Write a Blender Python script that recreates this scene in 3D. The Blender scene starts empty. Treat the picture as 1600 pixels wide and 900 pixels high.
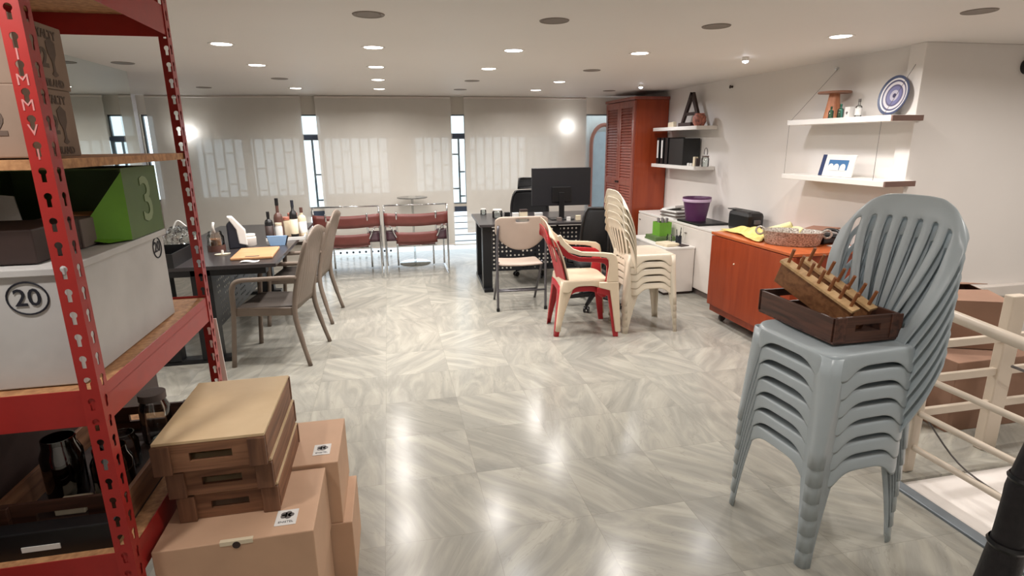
import bpy, bmesh, math, random
from mathutils import Matrix, Vector
R = math.radians
PI = math.pi
S = bpy.context.scene
COL = S.collection
random.seed(7)

# ------------------------------------------------------------------ camera
def camera():
    p, y, r = R(14.5), R(11.9), R(-.6)
    f = Vector((math.sin(y)*math.cos(p), math.cos(y)*math.cos(p), -math.sin(p)))
    rt = f.cross(Vector((0, 0, 1))).normalized()
    up = rt.cross(f)
    r2 = rt*math.cos(r) + up*math.sin(r)
    u2 = -rt*math.sin(r) + up*math.cos(r)
    cd = bpy.data.cameras.new('camera')
    cd.sensor_width = 36
    cd.lens = 885/1600*36
    cd.clip_start = .02
    c = bpy.data.objects.new('camera', cd)
    COL.objects.link(c)
    m = Matrix((r2, u2, -f)).transposed().to_4x4()
    m.translation = Vector((0, 0, 1.6))
    c.matrix_world = m
    S.camera = c
camera()

# ------------------------------------------------------------------ world, exposure
W = bpy.data.worlds.new('world')
S.world = W
W.use_nodes = True
W.node_tree.nodes['Background'].inputs[0].default_value = (.80, .91, 1.0, 1)
W.node_tree.nodes['Background'].inputs[1].default_value = 2.0
S.view_settings.view_transform = 'Standard'
S.view_settings.look = 'None'
S.view_settings.gamma = 1
S.view_settings.use_curve_mapping = False
S.view_settings.exposure = 0.25
LAMP_W = 6.4      # watts of one lit downlight
LAMP_C = (1.0, .945, .90)

# ------------------------------------------------------------------ materials
def lin(c):
    return tuple(((v/255)/12.92 if v/255 <= .04045 else ((v/255+.055)/1.055)**2.4) for v in c)
def newmat(name):
    m = bpy.data.materials.new(name)
    m.use_nodes = True
    nt = m.node_tree
    return m, nt, nt.nodes['Principled BSDF'], nt.nodes['Material Output']
def N(nt, t, **kw):
    n = nt.nodes.new(t)
    for k, v in kw.items():
        setattr(n, k, v)
    return n
def mth(nt, op, a, b=None):
    n = nt.nodes.new('ShaderNodeMath')
    n.operation = op
    for i, v in enumerate((a, b)):
        if v is None: continue
        if isinstance(v, (int, float)): n.inputs[i].default_value = v
        else: nt.links.new(v, n.inputs[i])
    return n.outputs[0]
def mat(name, rgb, rough=.5, metal=0, var=.06, scale=8, bump=0, coat=0, spec=.5, trans=0, ior=1.5, rgb2=None):
    m, nt, b, o = newmat(name)
    c = lin(rgb)
    c2 = lin(rgb2) if rgb2 else tuple(v*(1-var*2) for v in c)
    tc = N(nt, 'ShaderNodeTexCoord')
    no = N(nt, 'ShaderNodeTexNoise')
    no.inputs['Scale'].default_value = scale
    no.inputs['Detail'].default_value = 4
    nt.links.new(tc.outputs['Object'], no.inputs['Vector'])
    r = N(nt, 'ShaderNodeValToRGB')
    r.color_ramp.elements[0].color = (*c2, 1)
    r.color_ramp.elements[0].position = .3
    r.color_ramp.elements[1].color = (*c, 1)
    r.color_ramp.elements[1].position = .65
    nt.links.new(no.outputs['Fac'], r.inputs['Fac'])
    nt.links.new(r.outputs['Color'], b.inputs['Base Color'])
    b.inputs['Roughness'].default_value = rough
    b.inputs['Metallic'].default_value = metal
    b.inputs['Coat Weight'].default_value = coat
    b.inputs['Specular IOR Level'].default_value = spec
    b.inputs['Transmission Weight'].default_value = trans
    b.inputs['IOR'].default_value = ior
    if bump:
        bp = N(nt, 'ShaderNodeBump')
        bp.inputs['Strength'].default_value = bump
        bp.inputs['Distance'].default_value = .01
        nt.links.new(no.outputs['Fac'], bp.inputs['Height'])
        nt.links.new(bp.outputs['Normal'], b.inputs['Normal'])
    return m
def woodmat(name, rgb, rgb2, rough=.5, axis='X', scale=14, stretch=.08):
    m, nt, b, o = newmat(name)
    tc = N(nt, 'ShaderNodeTexCoord')
    mp = N(nt, 'ShaderNodeMapping')
    s = {'X': (stretch, 1, 1), 'Y': (1, stretch, 1), 'Z': (1, 1, stretch)}[axis]
    mp.inputs['Scale'].default_value = s
    nt.links.new(tc.outputs['Object'], mp.inputs['Vector'])
    no = N(nt, 'ShaderNodeTexNoise')
    no.inputs['Scale'].default_value = scale*3
    no.inputs['Detail'].default_value = 6
    no.inputs['Distortion'].default_value = .6
    nt.links.new(mp.outputs['Vector'], no.inputs['Vector'])
    r = N(nt, 'ShaderNodeValToRGB')
    r.color_ramp.elements[0].color = (*lin(rgb2), 1)
    r.color_ramp.elements[0].position = .32
    r.color_ramp.elements[1].color = (*lin(rgb), 1)
    r.color_ramp.elements[1].position = .62
    nt.links.new(no.outputs['Fac'], r.inputs['Fac'])
    nt.links.new(r.outputs['Color'], b.inputs['Base Color'])
    b.inputs['Roughness'].default_value = rough
    return m
def emis(name, rgb, s):
    m, nt, b, o = newmat(name)
    b.inputs['Emission Color'].default_value = (*rgb, 1)
    b.inputs['Emission Strength'].default_value = s
    b.inputs['Base Color'].default_value = (*rgb, 1)
    return m
def glassmat(name, tint=(1, 1, 1), alpha=.18, rough=.03):
    # thin clear glass: transparent mixed with a sharp reflection
    m, nt, b, o = newmat(name)
    nt.nodes.remove(b)
    t = N(nt, 'ShaderNodeBsdfTransparent')
    t.inputs[0].default_value = (*tint, 1)
    g = N(nt, 'ShaderNodeBsdfGlossy')
    g.inputs['Roughness'].default_value = rough
    g.inputs['Color'].default_value = (.9, .9, .9, 1)
    lw = N(nt, 'ShaderNodeFresnel')
    lw.inputs['IOR'].default_value = 1.5
    f = mth(nt, 'ADD', lw.outputs[0], alpha*.4)
    mx = N(nt, 'ShaderNodeMixShader')
    nt.links.new(f, mx.inputs[0])
    nt.links.new(t.outputs[0], mx.inputs[1])
    nt.links.new(g.outputs[0], mx.inputs[2])
    nt.links.new(mx.outputs[0], o.inputs['Surface'])
    return m
def holes(m, maskfn):
    """cut holes in a sheet-metal material: maskfn(nt, x, y, z) -> 1 inside a hole"""
    nt = m.node_tree
    o = nt.nodes['Material Output']
    b = nt.nodes['Principled BSDF']
    tc = N(nt, 'ShaderNodeTexCoord')
    sp = N(nt, 'ShaderNodeSeparateXYZ')
    nt.links.new(tc.outputs['Object'], sp.inputs[0])
    k = maskfn(nt, sp.outputs[0], sp.outputs[1], sp.outputs[2])
    t = N(nt, 'ShaderNodeBsdfTransparent')
    mx = N(nt, 'ShaderNodeMixShader')
    nt.links.new(k, mx.inputs[0])
    nt.links.new(b.outputs[0], mx.inputs[1])
    nt.links.new(t.outputs[0], mx.inputs[2])
    nt.links.new(mx.outputs[0], o.inputs['Surface'])
    return m
def dotmask(ax, pitch, rad, gx=None, gz=None):
    def f(nt, x, y, z):
        u = {'x': x, 'y': y}[ax]
        fu = mth(nt, 'ABSOLUTE', mth(nt, 'SUBTRACT', mth(nt, 'FLOORED_MODULO', u, pitch), pitch/2))
        fz = mth(nt, 'ABSOLUTE', mth(nt, 'SUBTRACT', mth(nt, 'FLOORED_MODULO', z, pitch), pitch/2))
        d = mth(nt, 'ADD', mth(nt, 'MULTIPLY', fu, fu), mth(nt, 'MULTIPLY', fz, fz))
        k = mth(nt, 'LESS_THAN', d, rad*rad)
        if gx:   # bands of dots with plain sheet between, like the stamped pattern
            g = mth(nt, 'LESS_THAN', mth(nt, 'FLOORED_MODULO', mth(nt, 'ADD', u, mth(nt, 'MULTIPLY', mth(nt, 'FLOOR', mth(nt, 'DIVIDE', z, gz)), gx*.5)), gx), gx*.72)
            k = mth(nt, 'MULTIPLY', k, g)
        return k
    return f
def keymask(ax, centre, pitch=.056):
    def f(nt, x, y, z):
        u = mth(nt, 'SUBTRACT', {'x': x, 'y': y}[ax], centre)
        v = mth(nt, 'SUBTRACT', mth(nt, 'FLOORED_MODULO', z, pitch), pitch*.5)
        v2 = mth(nt, 'SUBTRACT', v, .006)
        c = mth(nt, 'LESS_THAN', mth(nt, 'ADD', mth(nt, 'MULTIPLY', u, u), mth(nt, 'MULTIPLY', v2, v2)), .0083**2)
        s1 = mth(nt, 'LESS_THAN', mth(nt, 'ABSOLUTE', u), .0048)
        s2 = mth(nt, 'LESS_THAN', mth(nt, 'ABSOLUTE', mth(nt, 'ADD', v, .006)), .012)
        return mth(nt, 'MAXIMUM', c, mth(nt, 'MULTIPLY', s1, s2))
    return f

def marble():
    m, nt, b, o = newmat('marble_floor')
    T = .445
    L = nt.links.new
    tc = N(nt, 'ShaderNodeTexCoord')
    sp = N(nt, 'ShaderNodeSeparateXYZ')
    L(tc.outputs['Object'], sp.inputs[0])
    x = mth(nt, 'ADD', sp.outputs[0], .11+T*40)
    y = mth(nt, 'ADD', sp.outputs[1], -2.05+T*40)
    ix = mth(nt, 'FLOOR', mth(nt, 'DIVIDE', x, T))
    iy = mth(nt, 'FLOOR', mth(nt, 'DIVIDE', y, T))
    px = mth(nt, 'PINGPONG', x, T)
    py = mth(nt, 'PINGPONG', y, T)
    cb = N(nt, 'ShaderNodeCombineXYZ')
    L(ix, cb.inputs[0]); L(iy, cb.inputs[1])
    wn = N(nt, 'ShaderNodeTexWhiteNoise', noise_dimensions='2D')
    L(cb.outputs[0], wn.inputs['Vector'])
    rnd = wn.outputs['Value']
    pv = N(nt, 'ShaderNodeCombineXYZ')
    L(px, pv.inputs[0]); L(py, pv.inputs[1])
    L(mth(nt, 'MULTIPLY', rnd, 3.0), pv.inputs[2])
    rot = N(nt, 'ShaderNodeVectorRotate', rotation_type='Z_AXIS')
    L(pv.outputs[0], rot.inputs['Vector'])
    L(mth(nt, 'ADD', R(40), mth(nt, 'MULTIPLY', rnd, R(110))), rot.inputs['Angle'])
    mp = N(nt, 'ShaderNodeMapping')
    mp.inputs['Scale'].default_value = (1.3, 6, 1)
    L(rot.outputs[0], mp.inputs['Vector'])
    n1 = N(nt, 'ShaderNodeTexNoise')
    n1.inputs['Scale'].default_value = 1.6
    n1.inputs['Detail'].default_value = 7
    n1.inputs['Roughness'].default_value = .6
    n1.inputs['Distortion'].default_value = .9
    L(mp.outputs[0], n1.inputs['Vector'])
    r = N(nt, 'ShaderNodeValToRGB')
    e = r.color_ramp.elements
    e[0].position = .28; e[0].color = (*lin((144, 142, 134)), 1)
    e[1].position = .72; e[1].color = (*lin((182, 179, 168)), 1)
    k = r.color_ramp.elements.new(.46); k.color = (*lin((158, 156, 147)), 1)
    k = r.color_ramp.elements.new(.56); k.color = (*lin((169, 166, 155)), 1)
    L(n1.outputs['Fac'], r.inputs['Fac'])
    # sparse dark veins
    n2 = N(nt, 'ShaderNodeTexNoise')
    n2.inputs['Scale'].default_value = 1.1
    n2.inputs['Detail'].default_value = 5
    L(mp.outputs[0], n2.inputs['Vector'])
    v = mth(nt, 'ABSOLUTE', mth(nt, 'SUBTRACT', n2.outputs['Fac'], .5))
    vm = mth(nt, 'LESS_THAN', v, .0035)
    vm = mth(nt, 'MULTIPLY', vm, .22)
    mx = N(nt, 'ShaderNodeMixRGB')
    L(vm, mx.inputs[0]); L(r.outputs[0], mx.inputs[1])
    mx.inputs[2].default_value = (*lin((120, 118, 112)), 1)
    # tile tint
    tint = N(nt, 'ShaderNodeMixRGB', blend_type='MULTIPLY')
    tint.inputs[0].default_value = 1
    tr = N(nt, 'ShaderNodeMapRange')
    L(rnd, tr.inputs[0]); tr.inputs[3].default_value = .86; tr.inputs[4].default_value = 1.0
    L(mx.outputs[0], tint.inputs[1])
    cc = N(nt, 'ShaderNodeCombineXYZ')
    for i in range(3): L(tr.outputs[0], cc.inputs[i])
    L(cc.outputs[0], tint.inputs[2])
    # joints
    fx = mth(nt, 'FLOORED_MODULO', x, T); fy = mth(nt, 'FLOORED_MODULO', y, T)
    j = mth(nt, 'MAXIMUM', mth(nt, 'LESS_THAN', fx, .0022), mth(nt, 'LESS_THAN', fy, .0022))
    mj = N(nt, 'ShaderNodeMixRGB')
    L(mth(nt, 'MULTIPLY', j, .45), mj.inputs[0]); L(tint.outputs[0], mj.inputs[1])
    mj.inputs[2].default_value = (*lin((120, 116, 108)), 1)
    L(mj.outputs[0], b.inputs['Base Color'])
    b.inputs['Roughness'].default_value = .2
    b.inputs['Specular IOR Level'].default_value = .2
    return m
def blindmat():
    m, nt, b, o = newmat('blind_fabric')
    nt.nodes.remove(b)
    L = nt.links.new
    tc = N(nt, 'ShaderNodeTexCoord')
    wv = N(nt, 'ShaderNodeTexNoise')
    wv.inputs['Scale'].default_value = 6
    L(tc.outputs['Object'], wv.inputs['Vector'])
    rp = N(nt, 'ShaderNodeValToRGB')
    rp.color_ramp.elements[0].color = (*lin((232, 227, 218)), 1)
    rp.color_ramp.elements[1].color = (*lin((240, 236, 228)), 1)
    L(wv.outputs['Fac'], rp.inputs[0])
    d = N(nt, 'ShaderNodeBsdfDiffuse')
    L(rp.outputs[0], d.inputs[0])
    t = N(nt, 'ShaderNodeBsdfTranslucent')
    t.inputs[0].default_value = (.75, .75, .73, 1)
    g = N(nt, 'ShaderNodeBsdfGlossy')
    g.inputs['Roughness'].default_value = .35
    a = N(nt, 'ShaderNodeMixShader'); a.inputs[0].default_value = .22
    L(d.outputs[0], a.inputs[1]); L(t.outputs[0], a.inputs[2])
    a2 = N(nt, 'ShaderNodeMixShader'); a2.inputs[0].default_value = .04
    L(a.outputs[0], a2.inputs[1]); L(g.outputs[0], a2.inputs[2])
    tr = N(nt, 'ShaderNodeBsdfTransparent')
    c = N(nt, 'ShaderNodeMixShader'); c.inputs[0].default_value = .25
    L(a2.outputs[0], c.inputs[1]); L(tr.outputs[0], c.inputs[2])
    L(c.outputs[0], o.inputs['Surface'])
    return m
def platemat():
    m, nt, b, o = newmat('mosaic_plate')
    L = nt.links.new
    tc = N(nt, 'ShaderNodeTexCoord')
    ln = N(nt, 'ShaderNodeVectorMath', operation='LENGTH')
    mp = N(nt, 'ShaderNodeMapping'); mp.inputs['Scale'].default_value = (0, 1, 1)
    L(tc.outputs['Object'], mp.inputs[0]); L(mp.outputs[0], ln.inputs[0])
    r = N(nt, 'ShaderNodeValToRGB')
    r.color_ramp.interpolation = 'CONSTANT'
    cols = [(0, (60, 55, 90)), (.02, (190, 185, 200)), (.05, (120, 120, 160)), (.085, (90, 85, 120)), (.10, (215, 210, 215)), (.125, (75, 75, 110)), (.14, (225, 222, 222)), (.155, (70, 80, 110))]
    e = r.color_ramp.elements
    e[0].position = 0; e[0].color = (*lin(cols[0][1]), 1)
    e[1].position = cols[-1][0]/.2; e[1].color = (*lin(cols[-1][1]), 1)
    for p, c in cols[1:-1]:
        k = e.new(p/.2); k.color = (*lin(c), 1)
    L(mth(nt, 'DIVIDE', ln.outputs['Value'], .146), r.inputs[0])
    L(r.outputs[0], b.inputs['Base Color'])
    b.inputs['Roughness'].default_value = .3
    return m

M = dict(
 floor=marble(),
 wall=mat('plaster_wall', (232, 227, 222), .7, var=.015, scale=2, bump=.02),
 wallb=mat('facade_plaster', (222, 214, 202), .8, var=.02, scale=2),
 column=mat('grey_column', (176, 172, 170), .6, var=.02),
 ceiling=mat('ceiling_paint', (236, 231, 226), .55, var=.015, scale=1),
 white=mat('white_lacquer', (232, 228, 222), .35, var=.015),
 whitem=mat('white_melamine', (222, 214, 206), .4, var=.02),
 blind=blindmat(),
 steel=mat('dark_frame', (60, 72, 92), .5),
 greym=mat('grey_metal', (120, 128, 134), .45, metal=.3),
 shutter=mat('white_shutter', (226, 232, 236), .6),
 mirror=mat('mirror_glass', (214, 222, 222), .015, metal=1, var=0),
 red=mat('red_enamel', (172, 44, 40), .42, var=.05, scale=20, coat=.1),
 osb=mat('chipboard', (200, 150, 104), .7, rgb2=(160, 112, 74), scale=60, bump=.1),
 dark=mat('dark_brown_board', (62, 46, 42), .6, var=.15),
 black=mat('black_plastic', (18, 18, 20), .38, var=.1),
 blackm=mat('black_metal', (24, 25, 28), .4, metal=.2),
 desktop=mat('charcoal_desktop', (58, 54, 55), .28, var=.06, scale=20),
 screen=mat('monitor_back', (20, 20, 26), .5, var=.05),
 mesh=mat('black_mesh', (22, 22, 24), .8, var=.2, scale=200),
 carton=mat('kraft_cardboard', (206, 168, 138), .75, var=.05, scale=6),
 cartonb=mat('brown_cardboard', (152, 118, 98), .8, var=.08, scale=6),
 cartong=mat('grey_printed_cardboard', (150, 128, 112), .8, var=.08, scale=10),
 whitebox=mat('white_corrugated', (205, 204, 202), .7, var=.08, scale=5),
 green=mat('green_card', (112, 170, 52), .5, var=.1),
 greend=mat('dark_green_card', (88, 112, 62), .6, var=.1),
 ink=mat('black_ink', (26, 28, 40), .7),
 brownink=mat('brown_ink', (104, 88, 78), .8),
 chalk=mat('grey_chalk', (140, 156, 120), .8),
 greyboard=mat('grey_board', (118, 106, 100), .7, var=.1),
 whiteink=mat('worn_white_paint', (206, 140, 136), .7),
 crate=woodmat('crate_wood', (146, 104, 76), (100, 66, 46), .6, 'X'),
 cratey=woodmat('crate_side_wood', (150, 106, 76), (104, 68, 46), .6, 'Y'),
 cratez=woodmat('crate_corner_wood', (128, 90, 66), (88, 58, 42), .6, 'Z'),
 cratebase=mat('crate_base_board', (222, 196, 156), .7, rgb2=(208, 180, 138), scale=5),
 darkcrate=woodmat('dark_crate_wood', (92, 60, 46), (50, 32, 26), .5, 'X'),
 darkcratey=woodmat('dark_crate_side_wood', (96, 62, 48), (54, 34, 28), .5, 'Y'),
 peg=woodmat('pale_peg_wood', (226, 190, 140), (200, 160, 112), .6, 'X'),
 pegd=woodmat('brown_rack_wood', (160, 112, 74), (124, 82, 54), .55, 'X'),
 dowel=mat('dowel_wood', (158, 100, 62), .5, var=.1, scale=30),
 greyp=mat('grey_chair_plastic', (176, 187, 192), .32, var=.02, coat=.1),
 creamp=mat('cream_chair_plastic', (224, 214, 194), .28, var=.02, coat=.15),
 beigep=mat('beige_chair_plastic', (222, 204, 178), .32, var=.02, coat=.1),
 redp=mat('red_chair_plastic', (184, 34, 44), .32, var=.03, coat=.1),
 taupe=mat('taupe_resin', (124, 110, 98), .5, var=.05, scale=12),
 taupes=mat('dark_taupe_seat', (74, 66, 60), .6, var=.1),
 foldp=mat('beige_folding_plastic', (182, 164, 150), .45, var=.03),
 foldm=mat('grey_tube', (106, 104, 108), .35, metal=.5),
 chrome=mat('chrome', (225, 228, 232), .1, metal=1, var=0),
 leather=mat('reddish_brown_leather', (114, 60, 55), .38, var=.08, scale=14),
 leatherd=mat('dark_plum_leather', (66, 40, 48), .42, var=.08, scale=14),
 glass=glassmat('clear_glass', (.93, .96, .96), .2),
 glassg=glassmat('green_glass', (.35, .78, .68), .2),
 glassb=glassmat('dark_bottle_glass', (.10, .07, .05), .3),
 crystal=mat('cut_crystal', (206, 198, 188), .16, metal=.15, rgb2=(112, 98, 86), scale=120, bump=.8),
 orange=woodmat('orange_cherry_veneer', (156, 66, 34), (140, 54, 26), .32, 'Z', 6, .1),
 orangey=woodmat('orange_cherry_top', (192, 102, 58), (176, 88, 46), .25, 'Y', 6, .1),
 door=woodmat('reddish_cherry_door', (150, 80, 66), (132, 66, 54), .3, 'Z', 6, .1),
 purple=mat('purple_plastic', (86, 42, 84), .35, var=.05),
 lilac=mat('lilac_rim', (196, 170, 196), .4),
 yellow=mat('yellow_cloth', (228, 208, 136), .8, rgb2=(212, 180, 98), scale=20, bump=.2),
 paleyellow=mat('pale_yellow_cloth', (236, 226, 168), .8, var=.06, scale=20, bump=.2),
 paper=mat('white_paper', (230, 228, 224), .7),
 cream=mat('cream_paper', (226, 212, 184), .7),
 blue=mat('pale_blue_plastic', (150, 186, 226), .5),
 board=woodmat('bamboo_board', (204, 156, 112), (190, 138, 96), .4, 'X'),
 honey=mat('amber_jar_content', (176, 112, 56), .35, rgb2=(140, 80, 36)),
 jarbrown=mat('brown_jar_content', (92, 62, 54), .4),
 terracotta=mat('patterned_terracotta', (196, 122, 100), .6, rgb2=(110, 70, 66), scale=45),
 tablewood=woodmat('round_table_wood', (196, 132, 96), (176, 110, 78), .5, 'Z'),
 tablewoodt=mat('round_table_top_wood', (150, 108, 88), .5),
 bracket=mat('brown_shelf_core', (120, 92, 82), .6),
 navy=mat('navy_ink', (36, 52, 92), .6),
 picblue=mat('blue_print', (60, 110, 160), .5),
 railp=mat('cream_rail_paint', (214, 200, 182), .4, var=.03),
 cable=mat('grey_cable', (96, 90, 88), .5),
 lampon=emis('lit_lamp', (1.0, .93, .84), 14),
 lampcool=emis('lit_cool_lamp', (.86, .92, 1.0), 14),
 lampoff=mat('unlit_lamp', (128, 116, 106), .5),
 flood=emis('lit_floodlight', (.9, .94, 1.0), 120),
 wood_out=mat('orange_wood_frame', (150, 92, 74), .5),
 brick=mat('white_block_wall', (226, 226, 222), .8, var=.04),
 padding=mat('black_padding', (30, 26, 30), .55, rgb2=(16, 14, 18), scale=30, bump=.3),
)
M['post_x'] = holes(mat('red_post_slotted_front', (172, 44, 40), .42, var=.05, scale=20, coat=.1), keymask('x', -.021))
M['post_y'] = holes(mat('red_post_slotted_side', (172, 44, 40), .42, var=.05, scale=20, coat=.1), keymask('y', .021))
M['post_y2'] = holes(mat('red_post_slotted_side_rear', (172, 44, 40), .42, var=.05, scale=20, coat=.1), keymask('y', -.021))
M['perf_x'] = holes(mat('perforated_black_metal', (22, 24, 30), .4, metal=.2), dotmask('x', .046, .0105, .30, .14))
M['perf_y'] = holes(mat('perforated_black_metal_side', (22, 24, 30), .4, metal=.2), dotmask('y', .036, .009, .30, .14))
M['perf_w'] = holes(mat('perforated_white_metal', (60, 62, 66), .5), lambda nt, x, y, z: mth(nt, 'SUBTRACT', 1, dotmask('x', .09, .016)(nt, x, y, z)))

# ------------------------------------------------------------------ mesh helpers
class MB:
    def __init__(s): s.v = []; s.f = []; s.mi = []
    def add(s, vs, fs, mi=0):
        o = len(s.v)
        s.v += [tuple(v) for v in vs]
        for f in fs:
            s.f.append([o+i for i in f]); s.mi.append(mi)
        return s
    def box(s, x0, x1, y0, y1, z0, z1, mi=0, M4=None):
        vs = [Vector((x, y, z)) for z in (z0, z1) for y in (y0, y1) for x in (x0, x1)]
        if M4: vs = [M4 @ v for v in vs]
        return s.add(vs, [(0, 2, 3, 1), (4, 5, 7, 6), (0, 1, 5, 4), (2, 6, 7, 3), (0, 4, 6, 2), (1, 3, 7, 5)], mi)
    def tube(s, pts, r, n=10, closed=False, mi=0, flat=None):
        pts = [Vector(p) for p in pts]
        k = len(pts)
        rs = r if isinstance(r, (list, tuple)) else [r]*k
        rings = []
        up = None
        for i, p in enumerate(pts):
            if closed: t = (pts[(i+1) % k] - pts[i-1])
            else: t = pts[min(i+1, k-1)] - pts[max(i-1, 0)]
            t.normalize()
            if up is None:
                up = Vector((0, 0, 1)) if abs(t.z) < .9 else Vector((1, 0, 0))
            a = t.cross(up)
            if a.length < 1e-5: a = t.cross(Vector((0, 1, 0)))
            a.normalize(); b = a.cross(t).normalized(); up = b
            rings.append([p + (a*math.cos(2*PI*j/n)*(flat or 1) + b*math.sin(2*PI*j/n))*rs[i] for j in range(n)])
        vs = [v for q in rings for v in q]
        fs = []
        for i in range(k if closed else k-1):
            i2 = (i+1) % k
            for j in range(n):
                j2 = (j+1) % n
                fs.append((i*n+j, i*n+j2, i2*n+j2, i2*n+j))
        if not closed:
            fs.append(tuple(range(n))[::-1]); fs.append(tuple((k-1)*n+j for j in range(n)))
        return s.add(vs, fs, mi)
    def cyl(s, p0, p1, r, n=14, mi=0, r1=None):
        return s.tube([p0, p1], [r, r if r1 is None else r1], n, mi=mi)
    def lathe(s, prof, c=(0, 0, 0), n=24, mi=0, sy=1, closed=False):
        vs = []
        for r, z in prof:
            for j in range(n):
                a = 2*PI*j/n
                vs.append((c[0]+r*math.cos(a), c[1]+r*math.sin(a)*sy, c[2]+z))
        fs = []
        for i in range(len(prof)-1):
            for j in range(n):
                j2 = (j+1) % n
                fs.append((i*n+j, i*n+j2, (i+1)*n+j2, (i+1)*n+j))
        if prof[0][0] > 1e-6: fs.append(tuple(range(n))[::-1])
        if not closed and prof[-1][0] > 1e-6: fs.append(tuple((len(prof)-1)*n+j for j in range(n)))
        return s.add(vs, fs, mi)
    def grid(s, fn, nu, nv, skip=None, mi=0):
        vs = [fn(i/nu, j/nv) for j in range(nv+1) for i in range(nu+1)]
        fs = [(j*(nu+1)+i, j*(nu+1)+i+1, (j+1)*(nu+1)+i+1, (j+1)*(nu+1)+i)
              for j in range(nv) for i in range(nu) if not (skip and skip(i, j))]
        return s.add(vs, fs, mi)
    def prism(s, poly, h0, h1, axis='y', mi=0):
        """poly of (a,b); extruded along axis between h0,h1"""
        def P(a, b, h): return {'y': (a, h, b), 'x': (h, a, b), 'z': (a, b, h)}[axis]
        k = len(poly)
        vs = [P(a, b, h0) for a, b in poly] + [P(a, b, h1) for a, b in poly]
        fs = [tuple(range(k)), tuple(range(k, 2*k))[::-1]] + [(i, k+i, k+(i+1) % k, (i+1) % k) for i in range(k)]
        return s.add(vs, fs, mi)
    def build(s, name, m, parent=None, loc=(0, 0, 0), rot=(0, 0, 0), bevel=0, smooth=False, solid=0, sub=0, off=0):
        me = bpy.data.meshes.new(name)
        me.from_pydata(s.v, [], s.f)
        ms = m if isinstance(m, (list, tuple)) else [m]
        for x in ms: me.materials.append(x)
        me.polygons.foreach_set('material_index', s.mi)
        me.validate(); me.update()
        bm = bmesh.new(); bm.from_mesh(me)
        bmesh.ops.remove_doubles(bm, verts=bm.verts, dist=1e-5)
        bmesh.ops.recalc_face_normals(bm, faces=bm.faces)
        bm.to_mesh(me); bm.free()
        if smooth:
            me.polygons.foreach_set('use_smooth', [True]*len(me.polygons))
            if smooth != 'all': me.set_sharp_from_angle(angle=R(40))
        o = bpy.data.objects.new(name, me)
        COL.objects.link(o)
        o.location = loc; o.rotation_euler = rot
        if parent: o.parent = parent
        if solid:
            q = o.modifiers.new('solidify', 'SOLIDIFY'); q.thickness = solid; q.offset = off
        if bevel:
            q = o.modifiers.new('bevel', 'BEVEL'); q.width = bevel; q.segments = 2; q.limit_method = 'ANGLE'; q.angle_limit = R(40)
        if sub:
            q = o.modifiers.new('subsurf', 'SUBSURF'); q.levels = sub; q.render_levels = sub
        return o
def thing(name, label, cat, loc=(0, 0, 0), rz=0, group=None, rot=None):
    o = bpy.data.objects.new(name, None)
    COL.objects.link(o)
    o.empty_display_size = .1
    o.location = loc
    o.rotation_euler = rot if rot else (0, 0, rz)
    return tag(o, label, cat, group)
def tag(o, label, cat, group=None, kind=None):
    o['label'] = label; o['category'] = cat
    if group: o['group'] = group
    if kind: o['kind'] = kind
    return o
def struct(o): o['kind'] = 'structure'; return o
def dup(root, loc=None, rz=None, label=None, group=None):
    r = root.copy(); COL.objects.link(r)
    if loc is not None: r.location = loc
    if rz is not None: r.rotation_euler = (0, 0, rz)
    if label: r['label'] = label
    if group: r['group'] = group
    for ch in list(root.children):
        c = ch.copy(); COL.objects.link(c); c.parent = r
        for g in list(ch.children):
            d = g.copy(); COL.objects.link(d); d.parent = c
    return r
XP = Matrix(((0, 0, 1), (1, 0, 0), (0, 1, 0))).to_4x4()      # text facing +X, reading along +Y
YM = Matrix(((1, 0, 0), (0, 0, -1), (0, 1, 0))).to_4x4()     # text facing -Y, reading along +X
def text(name, body, size, m, parent, loc, basis, ext=.0006, bold=0):
    c = bpy.data.curves.new('t', 'FONT')
    c.body = body; c.size = size; c.align_x = 'CENTER'; c.align_y = 'CENTER'
    c.extrude = ext; c.offset = bold; c.resolution_u = 3
    o = bpy.data.objects.new('t', c)
    me = bpy.data.meshes.new_from_object(o)
    bpy.data.objects.remove(o)
    me.materials.clear(); me.materials.append(m)
    q = bpy.data.objects.new(name, me)
    COL.objects.link(q)
    q.parent = parent
    mm = basis.copy(); mm.translation = Vector(loc)
    q.matrix_local = mm
    return q
def arc(cx, cy, r, a0, a1, n):
    return [(cx+r*math.cos(R(a0+(a1-a0)*i/n)), cy+r*math.sin(R(a0+(a1-a0)*i/n))) for i in range(n+1)]
def smoothpath(pts, n=6):
    """Catmull-Rom through points"""
    P = [Vector(p) for p in pts]
    P = [P[0]*2-P[1]] + P + [P[-1]*2-P[-2]]
    out = []
    for i in range(1, len(P)-2):
        for k in range(n):
            t = k/n
            out.append(.5*((2*P[i]) + (-P[i-1]+P[i+1])*t + (2*P[i-1]-5*P[i]+4*P[i+1]-P[i+2])*t*t + (-P[i-1]+3*P[i]-3*P[i+1]+P[i+2])*t**3))
    out.append(P[-2])
    return out

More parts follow.
